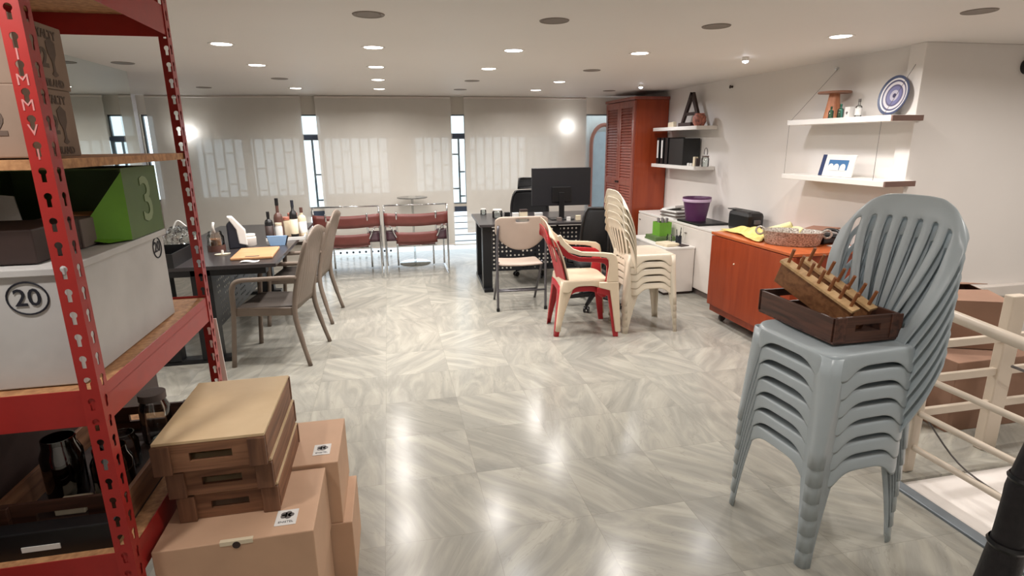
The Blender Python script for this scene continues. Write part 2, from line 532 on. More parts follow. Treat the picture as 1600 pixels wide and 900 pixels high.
# ================================================================== ROOM
CZ, XR, YB = 2.2, 3.5, 8.12
b = MB()
b.box(-3.2, 2.3, -2.2, 8.6, -.1, 0); b.box(2.3, 6.2, 1.97, 8.6, -.1, 0); b.box(2.3, 6.2, -2.2, .2, -.1, 0)
struct(b.build('floor', M['floor']))
struct(MB().box(-3.3, 6.3, -2.3, 8.3, CZ, CZ+.1).build('ceiling', M['ceiling']))
struct(MB().box(3.5, 3.65, 3.42, 8.3, 0, CZ).build('wall_right', M['wall']))
struct(MB().box(3.46, 6.3, 3.3, 3.42, 0, CZ).build('wall_right_front', M['wall'], bevel=.004))
struct(MB().box(6.1, 6.25, -2.2, 3.3, -.5, CZ).build('wall_far_right', M['wall']))
struct(MB().box(-3.3, 6.3, -2.35, -2.2, -.5, CZ).build('wall_rear', M['wall']))
b = MB()
b.box(-2.25, -2.102, -2.2, 5.6, 0, CZ)
struct(b.build('wall_left', M['wall']))
b = MB(); b.box(-3.3, -3.08, 5.6, 8.3, 0, CZ); b.box(-3.2, -2.1, 5.48, 5.6, 0, CZ)
struct(b.build('wall_left_rear', M['column']))
struct(MB().box(-3.08, -2.985, 7.86, 8.11, 0, CZ).build('wall_left_column', M['column'], bevel=.004))
# ledge on the right wall, stairwell
struct(MB().box(3.9, 6.1, 3.24, 3.3, .44, .52).build('trim_1', M['whitem'], bevel=.004))
# stairwell: rim and pale lower landing
b = MB(); b.box(2.24, 2.3, .2, 1.97, -.02, .012); 
struct(b.build('trim_2', M['greym'], bevel=.004))
b = MB(); b.box(2.3, 6.1, .2, 1.97, -.06, -.015)
struct(b.build('floor_landing', mat('white_landing', (246, 240, 234), .35, var=.01)))

# facade wall with openings
ops = [(-2.975, -2.83, .9, 1.97), (-2.42, -1.83, .91, 1.68), (-1.76, -1.12, .91, 1.68), (-1.12, -.84, .20, .64), (-1.12, -.84, .74, 1.66), (-1.12, -.84, 1.70, 1.97),
       (-.84, .02, .91, 1.68), (.33, .86, .91, 1.68), (.86, 1.08, .15, .64), (.86, 1.08, .74, 1.66), (.86, 1.08, 1.70, 1.97), (1.12, 2.45, .91, 1.68),
       (2.78, 3.25, .05, 1.97), (-1.2, -.84, 0.0, .15), (-.84, .86, 0, .17), (.86, 1.4, 0, .145), (1.08, 1.4, .15, .6)]
xs = sorted({-3.3, 3.65} | {v for o in ops for v in o[:2]})
zs = sorted({0, CZ} | {v for o in ops for v in o[2:]})
b = MB()
for i in range(len(xs)-1):
    j = 0
    run = None
    for j in range(len(zs)-1):
        cx, cz = (xs[i]+xs[i+1])/2, (zs[j]+zs[j+1])/2
        op = any(o[0] < cx < o[1] and o[2] < cz < o[3] for o in ops)
        if not op and run is None: run = zs[j]
        if op and run is not None:
            b.box(xs[i], xs[i+1], YB, YB+.12, run, zs[j]); run = None
    if run is not None: b.box(xs[i], xs[i+1], YB, YB+.12, run, CZ)
struct(b.build('wall_back', M['wallb']))
# windows: panes, frames and outside grilles
def window(n, x0, x1, z0, z1, frame=.03, grille=True):
    w = bpy.data.objects.new('window_%d' % n, None); COL.objects.link(w); w['kind'] = 'structure'
    w.location = ((x0+x1)/2, YB+.06, z0)
    a, bb = (x0-x1)/2, (x1-x0)/2
    h = z1-z0
    f = MB()
    f.box(a, bb, -.02, .02, 0, .018); f.box(a, bb, -.02, .02, h-.018, h); f.box(a, a+.018, -.02, .02, 0, h); f.box(bb-.018, bb, -.02, .02, 0, h)
    f.build('window_frame', M['greym'], w)
    MB().box(a, bb, -.003, .003, 0, h).build('pane', M['glass'], w)
    if grille:
        g = MB()
        x = math.ceil(x0/.125)*.125
        k = round(x/.125)
        while x < x1:
            g.box(x-(x0+x1)/2-.013, x-(x0+x1)/2+.013, .18, .2, 0, h)
            for q in ((.22, .75) if k % 2 else (.48, .10)):
                g.box(x-(x0+x1)/2, min(x-(x0+x1)/2+.125, bb), .182, .198, h*q-.011, h*q+.011)
            x += .125; k += 1
        g.build('grille', M['greym'], w)
    return w
wins = [(-2.42, -1.83, .91, 1.68, 1), (-1.76, -1.12, .91, 1.68, 1), (-1.12, -.84, .74, 1.66, 1), (-1.12, -.84, 1.70, 1.97, 0), (-.84, .02, .91, 1.68, 1),
        (.33, .86, .91, 1.68, 1), (.86, 1.08, .74, 1.66, 1), (.86, 1.08, 1.70, 1.97, 0), (1.12, 2.45, .91, 1.68, 1), (2.78, 3.25, .05, 1.97, 0), (-2.975, -2.83, .9, 1.97, 0)]
for i, (a, c, d, e, g) in enumerate(wins): window(i+1, a, c, d, e, grille=bool(g))
# dark rails across the narrow gaps and lower louvres
b = MB()
for x0, x1 in ((-1.12, -.84), (.86, 1.08)):
    b.box(x0, x1, YB-.012, YB-.001, 1.655, 1.705); b.box(x0, x1, YB-.012, YB-.001, .635, .71)
struct(b.build('trim_3', M['steel']))
b = MB()
for z in (.2, .29, .38, .47, .56): b.box(.86, 1.4, YB+.05, YB+.07, z-.006, z+.006)
struct(b.build('trim_4', M['greym']))
# blinds
def blind(x0, x1, z0, label, gname='roller blinds in front of the windows'):
    t = thing('roller_blind', label, 'blind', ((x0+x1)/2, 8.0, z0), 0)
    a, c = (x0-x1)/2, (x1-x0)/2
    MB().box(a, c, -.0008, .0008, 0, CZ-z0-.035).build('fabric', M['blind'], t)
    MB().cyl((a, .012, CZ-z0-.02), (c, .012, CZ-z0-.02), .017).build('roller', M['whitem'], t, smooth=True)
    MB().box(a, c, -.006, .006, -.012, .006).build('bottom_bar', M['whitem'], t, bevel=.002)
    MB().tube([(c+.006, -.01, CZ-z0-.03), (c+.006, -.012, .3)], .002, 6).build('chain', M['whitem'], t)
    t['group'] = gname
    return t
blind(-2.85, -1.06, .3, 'leftmost translucent beige roller blind, behind the red shelving and the left desk')
blind(-.88, .865, .19, 'middle translucent beige roller blind, behind the two brown leather chairs')
blind(1.045, 2.79, .36, 'rightmost translucent beige roller blind, behind the black monitor')
# baseboard and mirror
t = struct(bpy.data.objects.new('mirror', None)) if False else None
tag(MB().box(-2.102, -2.094, 2.2, 5.6, 1.0, CZ).build('wall_mirror', M['mirror']), 'frameless wall mirror behind the upper part of the red shelving', 'mirror')
struct(MB().box(3.486, 3.5, 3.42, 8.1, 0, .08).build('baseboard_right', M['whitem']))

# outside
b = MB(); b.box(-6, 6, 8.3, 12, -.12, -.01)
struct(b.build('ground_outside', mat('outdoor_paving', (232, 236, 238), .7)))
b = MB(); b.box(2.2, 4.6, 9.2, 9.4, 0, 3)
tag(b.build('block_wall', M['brick']), 'white block wall outside, seen through the window gap left of the wardrobe', 'wall')
t = thing('arched_frame', 'orange wooden arched door frame standing outside by the white block wall', 'door frame', (3.50, 9.12, 0), 0)
b = MB()
pts = [(-.22, 0, .0)] + [(-.22, 0, 1.3)] + [(-.22+.22-.22*math.cos(R(a)), 0, 1.55+.30*math.sin(R(a))) for a in range(0, 181, 15)] + [(.22, 0, 1.3), (.22, 0, 0)]
b.tube(pts, .032, 8); b.build('frame', M['wood_out'], t, smooth=True)
MB().box(-.2, .2, -.005, .005, .02, 1.74).build('pane', mat('bluish_dark_pane', (176, 186, 192), .2), t)
tag(MB().box(-1.15, .0, 8.5, 8.505, 0, .3).build('perforated_panel', M['perf_w']), 'low white panel with dark dots outside behind the left leather chair', 'panel')
# outdoor floodlights shining through the blinds
for x, z, l in ((-2.42, 1.74, 'small bright floodlight outside the leftmost blind'), (2.52, 1.80, 'small bright floodlight outside the rightmost blind')):
    t = thing('floodlight', l, 'lamp', (x, 8.075, z))
    t['group'] = 'floodlights outside the blinds'
    MB().box(-.028, .028, -.004, .03, -.028, .028, M4=Matrix.Rotation(R(45), 4, 'Y')).build('lens', M['flood'], t, bevel=.008)
    MB().box(-.02, .02, .03, .045, -.02, .02).build('bracket', M['steel'], t)

# ================================================================== CEILING LIGHTS
cols = {0: -1.9, 1: -.96, 2: -.05, 3: .88, 4: 1.8, 5: 2.74}
cn = ['leftmost column', 'second column from left', 'third column from left', 'fourth column from left', 'fifth column from left', 'rightmost column']
rown = {7.02: 'row nearest the windows', 6.03: 'second row from the windows', 5.04: 'third row from the windows', 4.04: 'fourth row from the windows', 3.05: 'fifth row from the windows'}
lit = {(1, 4.04), (2, 4.04), (3, 4.04), (4, 4.04), (2, 5.04), (1, 5.04), (3, 5.04), (4, 6.03), (2, 6.03), (2, 7.02), (1, 7.02), (4, 7.02), (5, 3.05)}
off = {(2, 3.05), (3, 3.05), (4, 3.05), (3, 6.03), (3, 7.02), (4, 5.04), (5, 7.02), (0, 7.02), (0, 5.04), (1, 6.03)}
def mk_lamp(on, cool=False):
    t = thing('ceiling_downlight', 'x', 'ceiling light')
    MB().lathe([(.058, 0), (.066, -.004), (.075, -.004), (.078, 0)], n=28, closed=True).build('trim_ring', M['ceiling'] if on else M['lampoff'], t, smooth=True)
    MB().lathe([(.0, -.003), (.058, -.0025), (.058, 0)], n=28, closed=True).build('lens', (M['lampcool'] if cool else M['lampon']) if on else M['lampoff'], t, smooth=True)
    return t
LW = None
def lamp_light(x, y, z, w=LAMP_W, c=LAMP_C, spread=160, tilt=None):
    l = bpy.data.lights.new('downlight_beam', 'AREA')
    l.shape = 'DISK'; l.size = .11; l.energy = w; l.color = c; l.spread = R(spread)
    o = bpy.data.objects.new('downlight_beam', l); COL.objects.link(o)
    o.location = (x, y, z)
    if tilt: o.rotation_euler = tilt
    return o
p_on, p_off, p_cool = mk_lamp(1), mk_lamp(0), mk_lamp(1, True)
used = {}
def put(proto, x, y, label, grp):
    k = proto.name
    if k not in used:
        used[k] = 1; o = proto; o.location = (x, y, CZ); o['label'] = label; o['group'] = grp
    else: o = dup(proto, (x, y, CZ), 0, label, grp)
    return o
for ky, rn in rown.items():
    for kx in range(6):
        if (kx, ky) in lit:
            y = 3.22 if (kx, ky) == (5, 3.05) else ky
            cool = (kx, ky) in ((3, 4.04),)
            o = put(p_cool if cool else p_on, cols[kx], y, 'lit round recessed ceiling light, %s, %s' % (rn, cn[kx]), 'lit recessed ceiling lights')
            l = lamp_light(0, 0, -.012, c=(.95, .97, 1) if cool else LAMP_C); l.parent = o
        elif (kx, ky) in off:
            put(p_off, cols[kx], ky, 'dark unlit round recessed ceiling light, %s, %s' % (rn, cn[kx]), 'unlit recessed ceiling lights')
put(p_off, 2.9, 2.5, 'dark unlit recessed ceiling light above the stair railing at right', 'unlit recessed ceiling lights')
# two swivelling spots near the right wall
for (x, y, l) in ((2.69, 4.11, 'small lit swivel ceiling spotlight above the orange cabinet'), (2.8, 6.22, 'small lit swivel ceiling spotlight in front of the wardrobe')):
    t = thing('ceiling_spotlight', l, 'ceiling light', (x, y, CZ)); t['group'] = 'swivel spotlights'
    MB().lathe([(0, -.03), (.02, -.03), (.026, -.02), (.026, 0)], n=18).build('housing', M['ceiling'], t, smooth=True)
    MB().lathe([(0, -.045), (.018, -.038), (.022, -.03), (0, -.03)], n=18).build('bulb', M['lampcool'], t, smooth=True)
    l2 = lamp_light(0, 0, -.05, w=4.5, c=(.95, .95, 1)); l2.parent = t
# fill downlights added out of view to brighten the foreground and right wall
bl = {(-.96, 1.1): 'over the front of the red shelving', (.88, 1.1): 'right of the middle', (-.05, -.9): 'in the row behind, middle', (1.8, -.9): 'in the row behind, right',
      (2.74, 1.1): 'over the near stair railing', (3.7, 2.2): 'over the cardboard boxes', (4.9, 1.9): 'at the far right of the stairwell'}
for x, y in ((-.96, 1.1), (.88, 1.1), (-.05, -.9), (1.8, -.9), (2.74, 1.1), (3.7, 2.2), (4.9, 1.9)):
    o = dup(p_on, (x, y, CZ), 0, 'added fill light out of view, shaped as a round recessed ceiling light, %s' % bl[(x, y)], 'added fill lights around the viewer')
    for c in list(o.children):
        if c.type == 'LIGHT': bpy.data.objects.remove(c)
    l = lamp_light(0, 0, -.012, w=LAMP_W*(1 if x < 3 else 1.5)); l.parent = o

# ================================================================== RED SHELVING
SX, SY0, SY1, SD = -.735, 1.48, 2.4, .46
t = thing('metal_shelving', 'red slotted metal shelving unit with chipboard shelves, at the left edge', 'shelving', (SX, SY0, 0))
def post(dx, dy, sx, sy, my):
    """L-section post with its outer corner at dx,dy; flanges run sx along x and sy along y"""
    r = bpy.data.objects.new('post', None)
    b = MB()
    b.add([(0, 0, 0), (sx*.042, 0, 0), (sx*.042, 0, 2.1), (0, 0, 2.1)], [(0, 1, 2, 3)], 0)
    b.add([(0, 0, 0), (0, sy*.042, 0), (0, sy*.042, 2.1), (0, 0, 2.1)], [(0, 1, 2, 3)], 1)
    o = b.build('post', [M['post_x'] if sx < 0 else holes(mat('red_post_slotted_b', (172, 44, 40), .33), keymask('x', .021)), my], t, loc=(dx, dy, 0), solid=.002)
    o['label'] = 'red slotted steel post'
    return o
post(0, 0, -1, 1, M['post_y']); post(0, SY1-SY0, -1, -1, M['post_y2'])
post(-SD, 0, 1, 1, M['post_y']); post(-SD, SY1-SY0, 1, -1, M['post_y2'])
D = SY1-SY0
for z, th in ((2.07, 1), (1.575, 0), (1.015, 1), (.545, 1)):
    if th:
        for (x0, x1, y0, y1) in ((-.0045, -.002, .0, D), (-SD+.002, -SD+.0045, 0, D)):
            MB().box(x0, x1, y0+.002, y1-.002, z-.095, z+.002).box(x0-.018 if x0 > -.1 else x0, x1 if x0 > -.1 else x1+.018, y0+.01, y1-.01, z-.03, z-.027).build('beam', M['red'], t, bevel=.001)
        for (y0, y1) in ((.002, .0045), (D-.0045, D-.002)):
            MB().box(-SD+.004, -.004, y0, y1, z-.095, z+.002).build('beam', M['red'], t, bevel=.001)
    o = MB().box(-SD+.006, -.006, .008, D-.008, z-.026, z-.006 if th else z-.004).build('shelf_board', M['osb'], t)
    if z > 2: o['label'] = 'top chipboard shelf'
for i, ch in enumerate('IMMVI'):
    text('painted_letter', ch, .034, M['whiteink'], t, (-.021, -.0015, 1.79-i*.052), YM, .0003)
# items on shelves
def box_open(name, label, cat, x0, x1, y0, y1, z0, z1, m, grp=None):
    t = thing(name, label, cat, ((x0+x1)/2, (y0+y1)/2, z0), 0, grp)
    return t
def carton_printed(y0, y1, z0, z1, label):
    x0, x1 = -1.17, -.79
    t = thing('printed_carton', label, 'cardboard box', ((x0+x1)/2, (y0+y1)/2, z0), 0, 'printed cartons on the upper shelf')
    hx, hy, h = (x1-x0)/2, (y1-y0)/2, z1-z0
    MB().box(-hx, hx, -hy, hy, 0, h).build('carton_body', M['cartong'], t, bevel=.003)
    k = 1
    for (basis, px, py, w) in ((XP, hx+.0008, 0, hy*2), (YM, 0, -hy-.0008, hx*2)):
        def P(u, z): return (px, py+u, z) if basis is XP else (px+u, py, z)
        s = w/.38
        text('printed_word', 'ROYALTY', .027, M['brownink'], t, P(.022*s, h*.84), basis, bold=.001)
        for q in ((0,) if basis is XP else (.11,)):
            text('printed_number', '12', .06, M['brownink'], t, P((-.01 if basis is XP else -.10), h*.46), basis, bold=.002)
            if basis is YM: text('printed_number', '12', .075, M['brownink'], t, P(.11, h*.46), basis, bold=.002)
        text('printed_word', 'SEKTILAND', .023, M['brownink'], t, P(.022*s, h*.09), basis, bold=.001)
        # printed glass figure
        f = MB()
        prof = [(0, .02), (.014, .026), (.005, .034), (.005, .055), (.018, .075), (.02, .10), (0, .112)]
        pl = [(a, c) for a, c in prof] + [(-a, c) for a, c in prof[::-1]]
        q = (.075 if basis is XP else .02)*s
        pl = [(a+q, c+h*.06) for a, c in pl]
        if basis is XP: f.prism([(py+a, c) for a, c in pl], px, px+.0006, 'x')
        else: f.prism([(px+a, c) for a, c in pl], py-.0006, py, 'y')
        f.build('printed_figure', M['brownink'], t)
carton_printed(1.53, 1.74, 1.575, 1.735, 'lower brown carton printed ROYALTY 12, on the upper shelf of the red unit')
carton_printed(1.54, 1.75, 1.7355, 1.885, 'brown carton printed ROYALTY 12, stacked on another on the upper red shelf')
# white box "20"
t = thing('white_box', 'large white corrugated box marked 20 in a circle on the red shelving', 'cardboard box', (-.98, 1.86, 1.012))
MB().box(-.19, .19, -.32, .32, 0, .29).box(-.2, .2, -.33, .33, .285, .305).build('box_body', M['whitebox'], t, bevel=.003)
def ring(parent, loc, rx, rz, basis, m):
    pts = [(rx*math.cos(2*PI*i/28), rz*math.sin(2*PI*i/28), 0) for i in range(28)]
    b = MB().tube([(p[0], p[1], 0) for p in pts], .0022, 6, closed=True)
    o = b.build('marker_circle', m, parent, smooth=True)
    mm = basis.copy(); mm.translation = Vector(loc); o.matrix_local = mm
text('marker_number', '20', .06, M['ink'], t, (.105, -.3225, .232), YM, bold=.0005)
ring(t, (.105, -.322, .232), .044, .04, YM, M['ink'])
text('marker_number', '20', .05, M['ink'], t, (.1915, .255, .252), XP, bold=.0005)
ring(t, (.191, .255, .25), .034, .034, XP, M['ink'])
# green box "3"
t = thing('green_box', 'open green card box marked 3, lying on its side on the white box', 'cardboard box', (-.93, 2.05, 1.32))
b = MB()
b.box(.146, .15, -.13, .13, 0, .215); b.box(-.28, -.276, -.13, .13, 0, .215); b.box(-.276, .146, .126, .13, 0, .215)
b.box(-.276, .146, -.13, .126, 0, .004); b.box(-.276, .146, -.13, .126, .211, .215)
b.build('box_body', M['greend'], t)
MB().add([(.15, -.13, .002), (.15, -.13, .205), (.03, -.20, .02), (.11, -.19, .002)], [(0, 1, 2, 3)]).build('open_flap', M['green'], t, solid=.003)
text('chalk_number', '3', .2, M['chalk'], t, (.1515, .02, .105), XP, bold=.002)
# grey-brown tray
t = thing('storage_tray', 'flat dark brown tray with grey and orange ends, on the white box', 'tray', (-.99, 1.82, 1.32))
b = MB(); b.box(-.16, .13, -.24, -.02, 0, .085); b.build('tray_body', M['dark'], t, bevel=.004)
MB().box(.0, .135, -.02, .09, 0, .08).build('tray_end', M['greyboard'], t, bevel=.003)
MB().box(.0, .137, .09, .20, 0, .082).build('end_block', M['board'], t, bevel=.003)
tag(MB().prism([(-.06, 0), (.05, 0), (.03, .13), (-.05, .14)], 0, .004, 'y').build('paper_sheet', M['paper'], loc=(-1.15, 2.0, 1.325), rot=(R(-6), 0, 0)), 'white paper sheet standing beside the green box on the red shelving', 'paper')
# lower shelf: black bin, wooden crate with glass jars
def crate(name, label, cat, loc, w, d, h, mx, my, mz, base, rz=0, flip=False, grp=None, slot=True, bo=.012):
    """shallow wooden crate: long sides along y, ends with a hand slot along x, corner battens"""
    t = thing(name, label, cat, loc, rz, grp)
    W2, D2, th = w/2, d/2, .012
    bz = (h-.008, h) if flip else (0, .008)
    MB().box(-W2+.001, W2-.001, -D2+.001, D2-.001, *bz).build('bottom_board', base, t)
    z0, z1 = (0, h-.008) if flip else (.008, h)
    for sx in (-1, 1):
        x0, x1 = sorted((sx*W2, sx*(W2-th)))
        MB().box(x0, x1, -D2+.012, D2-.012, z0, z1-.003).build('side_board', my, t, bevel=.0015)
    for sy in (-1, 1):
        y0, y1 = sorted((sy*(D2-.002), sy*(D2-.002-th)))
        b = MB()
        if slot:
            sw, s0, s1 = w*.19, z0+(z1-z0)*.36, z0+(z1-z0)*.66
            b.box(-W2+th, -sw, y0, y1, z0, z1); b.box(sw, W2-th, y0, y1, z0, z1)
            b.box(-sw, sw, y0, y1, z0, s0); b.box(-sw, sw, y0, y1, s1, z1)
        else: b.box(-W2+th, W2-th, y0, y1, z0, z1)
        b.build('end_board', mx, t)
    for sx in (-1, 1):
        for sy in (-1, 1):
            x0, x1 = sorted((sx*(W2+.001), sx*(W2-.048))); y0, y1 = sorted((sy*(D2+bo), sy*(D2-.002)))
            MB().box(x0, x1, y0, y1, z0-.0, z1+.0).build('corner_batten', mz, t, bevel=.002)
    return t
crate('wooden_crate', 'dark wooden crate holding glass jars on the lower shelf of the red unit', 'crate', (-.96, 1.93, .54), .34, .62, .10, M['darkcrate'], M['cratey'], M['darkcrate'], M['dark'], slot=True)
t = thing('storage_bin', 'black plastic bin with a white label, front of the lower red shelf', 'bin', (-.98, 1.53, .475))
MB().prism([(-.2, 0), (.18, 0), (.19, .14), (-.21, .14)], -.01, .045, 'y').build('bin_body', M['black'], t, bevel=.004)
MB().box(-.03, .06, -.013, -.0105, .085, .10).build('label', M['paper'], t)
def jar(label, loc, r, h, m, lid=None, name='glass_jar', grp=None, fill=None):
    t = thing(name, label, 'jar', loc, 0, grp)
    MB().lathe([(0, 0), (r*.92, 0), (r, h*.06), (r, h*.74), (r*.8, h*.88), (r*.8, h), (r*.74, h), (r*.74, h*.88), (r*.93, h*.72), (r*.93, h*.08), (0, h*.04)], n=22, closed=True).build('jar_body', m, t, smooth=True)
    if fill: MB().lathe([(0, h*.045), (r*.9, h*.08), (r*.9, h*.62), (0, h*.64)], n=20).build('contents', fill, t, smooth=True)
    if lid: MB().lathe([(0, h*.9), (r*.9, h*.9), (r*.9, h*1.04), (0, h*1.05)], n=22).build('lid', lid, t, smooth=True)
    return t
jar('large clear glass jar at the front of the crate on the lower red shelf', (-.88, 1.76, .549), .055, .17, M['glass'])
jar('clear glass jar with a grey lid near the rear post in the low crate', (-.89, 2.12, .549), .05, .18, M['glass'], M['greyboard'])
jar('dark cup-like glass jar at the left in the crate on the lower red shelf', (-1.03, 1.80, .549), .055, .2, M['glassb'])
jar('small glass jar with brown contents in the middle of the low crate', (-.93, 1.95, .549), .045, .12, M['glass'], None, fill=M['jarbrown'])
tag(MB().box(-.04, .04, -.03, .03, 0, .03).build('paper_packet', M['cream'], loc=(-.98, 1.72, .549), bevel=.003), 'pale paper packet lying at the front of the crate with glass jars', 'packet')
# dark board behind the shelving, white board leaning at the rear post
tag(MB().box(-1.24, -1.22, 1.0, 3.0, 0, .90).build('dark_partition', M['dark'], bevel=.002), 'dark brown low partition board behind the red shelving', 'partition')
tag(MB().box(-.02, .02, -.003, .003, 0, .9).build('white_strip', M['white'], loc=(-.73, 2.46, 0), rot=(0, R(-2), 0)), 'thin white strip standing behind the rear red post', 'board')

# ================================================================== CARTONS AND CRATES
def carton(name, label, x0, x1, y0, y1, z0, z1, m, grp, sticker=None, tape=True, tab=None):
    t = thing(name, label, 'cardboard box', ((x0+x1)/2, (y0+y1)/2, z0), 0, grp)
    hx, hy, h = (x1-x0)/2, (y1-y0)/2, z1-z0
    MB().box(-hx, hx, -hy, hy, 0, h).build('carton_body', m, t, bevel=.003)
    if sticker:
        u, v, w, d = sticker
        q = bpy.data.objects.new('sticker', None)
        s = MB().box(u, u+w, v, v+d, h+.0002, h+.0012).build('sticker', M['paper'], t)
        b = MB()
        for k in range(5):
            a = 2*PI*k/5
            b.lathe([(0, 0), (d*.13, 0), (d*.13, .0006), (0, .0006)], (u+w/2+math.cos(a)*d*.15, v+d*.64+math.sin(a)*d*.12, h+.0014), 10)
        b.build('sticker_emblem', M['cable'], s)
        text('sticker_word', 'ENISTEL', w*.2, M['ink'], s, (u+w/2, v+d*.2, h+.0014), Matrix.Identity(4), .0003)
    if tab:
        s = MB().box(tab, tab+.09, -hy-.0015, -hy+.012, h-.012, h+.002).build('lid_tab', M['cream'], t, bevel=.001)
        MB().lathe([(0, 0), (.011, 0), (.011, .001), (0, .001)], (tab+.045, 0, 0), 16).build('tab_hole', M['dark'], s, loc=(0, -hy-.0016, h-.012), rot=(R(90), 0, 0))
    return t
G = 'cardboard boxes under the wooden crates'
carton('cardboard_box', 'upper kraft box with a lid tab and sticker, carrying the three wooden crates', -.722, -.285, 1.54, 1.885, .2505, .49, M['carton'], G, (.10, -.13, .062, .075), tab=-.04)
carton('cardboard_box', 'lowest kraft box at the front, under the box with the lid tab', -.715, -.29, 1.545, 1.88, .0, .25, M['carton'], G)
carton('cardboard_box', 'upper kraft box behind, with a sticker, right of the wooden crates', -.66, -.243, 1.895, 2.235, .2505, .50, M['carton'], G, (.115, -.11, .06, .075))
carton('cardboard_box', 'lowest kraft box at the back, sticking out under the stickered box', -.645, -.212, 1.89, 2.2, 0, .25, M['carton'], G)
GC = 'wooden crates stacked on the cardboard boxes'
crate('wooden_crate', 'bottom wooden crate of three, standing directly on the cardboard box', 'crate', (-.54, 1.87, .4915), .285, .40, .092, M['crate'], M['cratey'], M['cratez'], M['cratebase'], grp=GC, flip=True)
crate('wooden_crate', 'middle wooden crate of the stack of three beside the red shelving', 'crate', (-.548, 1.865, .5845), .292, .42, .092, M['crate'], M['cratey'], M['cratez'], M['cratebase'], grp=GC, flip=True)
crate('wooden_crate', 'top wooden crate, upside down with its pale base board showing', 'crate', (-.56, 1.85, .6775), .305, .44, .098, M['crate'], M['cratey'], M['cratez'], M['cratebase'], grp=GC, flip=True)

# ================================================================== MONOBLOC CHAIRS
def back_grid(w0, w1, H, z0, nsl, y0, lean, wrap, slot0, slot1, frame=.80, fan=True):
    """backrest sheet with vertical slots; returns MB (solidify later)"""
    us = [-1, -.93, -.86, -frame]
    n = nsl
    seg = 2*frame/(n + (n+1)*.42)
    x = -frame
    gaps = []
    for k in range(n+1):
        us.append(x+seg*.42); gaps.append(len(us)-2); x += seg*.42
        if k < n:
            us.append(x+seg); x += seg
    us[-1] = frame
    us += [.86, .93, 1.0]
    vs = [0, .04, .08, slot0, slot0+.04] + [slot0+.04+(slot1-slot0-.08)*i/8 for i in range(1, 9)] + [slot1, .93, .97, 1.0]
    b = MB()
    pts = []
    for v in vs:
        for u in us:
            top = 1-.25*abs(u)**4.2*v**2
            z = z0 + (H-z0)*v*top
            k = min(1, v/.62)
            hw = w0+(w1-w0)*math.sin(k*PI/2)
            if v > .75: hw *= 1-.10*((v-.75)/.25)**2
            xx = u*hw
            if fan and abs(u) < frame:
                xx *= (.52+.48*min(1, v/.72)**.8)
            y = y0 - lean*v**1.25 + wrap*abs(u)**2.5*(1-.45*v)
            if v > .93: y -= .012*(v-.93)/.07
            if abs(u) > .9: y -= .010
            pts.append((xx, y, z))
    nu = len(us)
    fs = []
    j0, j1 = 3, len(vs)-4
    for j in range(len(vs)-1):
        for i in range(nu-1):
            if i in gaps and j0 <= j < j1: continue
            fs.append((j*nu+i, j*nu+i+1, (j+1)*nu+i+1, (j+1)*nu+i))
    b.add(pts, fs)
    return b
def rr(w, d, r, n=6, k=10):
    out = []
    for cx, cy, a in ((w-r, d-r, 0), (-w+r, d-r, 90), (-w+r, -d+r, 180), (w-r, -d+r, 270)):
        out += arc(cx, cy, r, a, a+90, n)
    res = []
    for i, p in enumerate(out):
        q = out[(i+1) % len(out)]
        res.append(p)
        if math.dist(p, q) > r:
            res += [(p[0]+(q[0]-p[0])*t/k, p[1]+(q[1]-p[1])*t/k) for t in range(1, k)]
    return res
def seat_mb(w, d, z, apron, r=.07):
    b = MB()
    rings = []
    for s, dz in ((.3, -.012), (.62, -.010), (.86, -.003), (.95, 0), (.985, -.003), (1.0, -.012), (1.008, -.03)):
        rings.append([(x*s, y*s, z+dz-(.010*max(0, (y*s/d-.75)/.25) if s > .8 else 0)) for x, y in rr(w, d, r)])
    last = []
    W1, D1 = w*1.02, d*1.02
    for x, y in rr(W1, D1, r):
        # distance from the nearest corner along the edge; the apron sweeps down into the legs
        q = (W1-abs(x)) + (D1-abs(y))
        f = max(0, min(1, (.165-q)/.085))
        last.append((x, y, z-apron-.06*(1-math.sqrt(max(0, 1-f*f)))))
    rings.append(last)
    n = len(rings[0])
    vs = [p for q in rings for p in q]
    fs = [tuple(range(n))]
    for i in range(len(rings)-1):
        for j in range(n):
            fs.append((i*n+j, i*n+(j+1) % n, (i+1)*n+(j+1) % n, (i+1)*n+j))
    b.add(vs, fs)
    return b
def leg_mb(x, y, z, dx, dy, a0=.085, a1=.038):
    """angle-section leg: outer rounded corner toward (sign x, sign y)"""
    sx, sy = (1 if x > 0 else -1), (1 if y > 0 else -1)
    b = MB()
    rows = []
    for k in range(7):
        t = k/6
        cx, cy = x+dx*t, y+dy*t
        a = a0*(1-t)**1.6 + a1*(1-(1-t)**1.6)
        r = min(.02, a*.5)
        pr = [(-a*sx, 0), (-(a*.55)*sx, 0), (-r*sx, 0), (-r*.29*sx, -r*.29*sy), (0, -r*sy), (0, -(a*.55)*sy), (0, -a*sy)]
        rows.append([(cx+p[0], cy+p[1], z*(1-t)) for p in pr])
    n = 7
    vs = [p for q in rows for p in q]
    fs = [(i*n+j, i*n+j+1, (i+1)*n+j+1, (i+1)*n+j) for i in range(6) for j in range(n-1)]
    b.add(vs, fs)
    return b
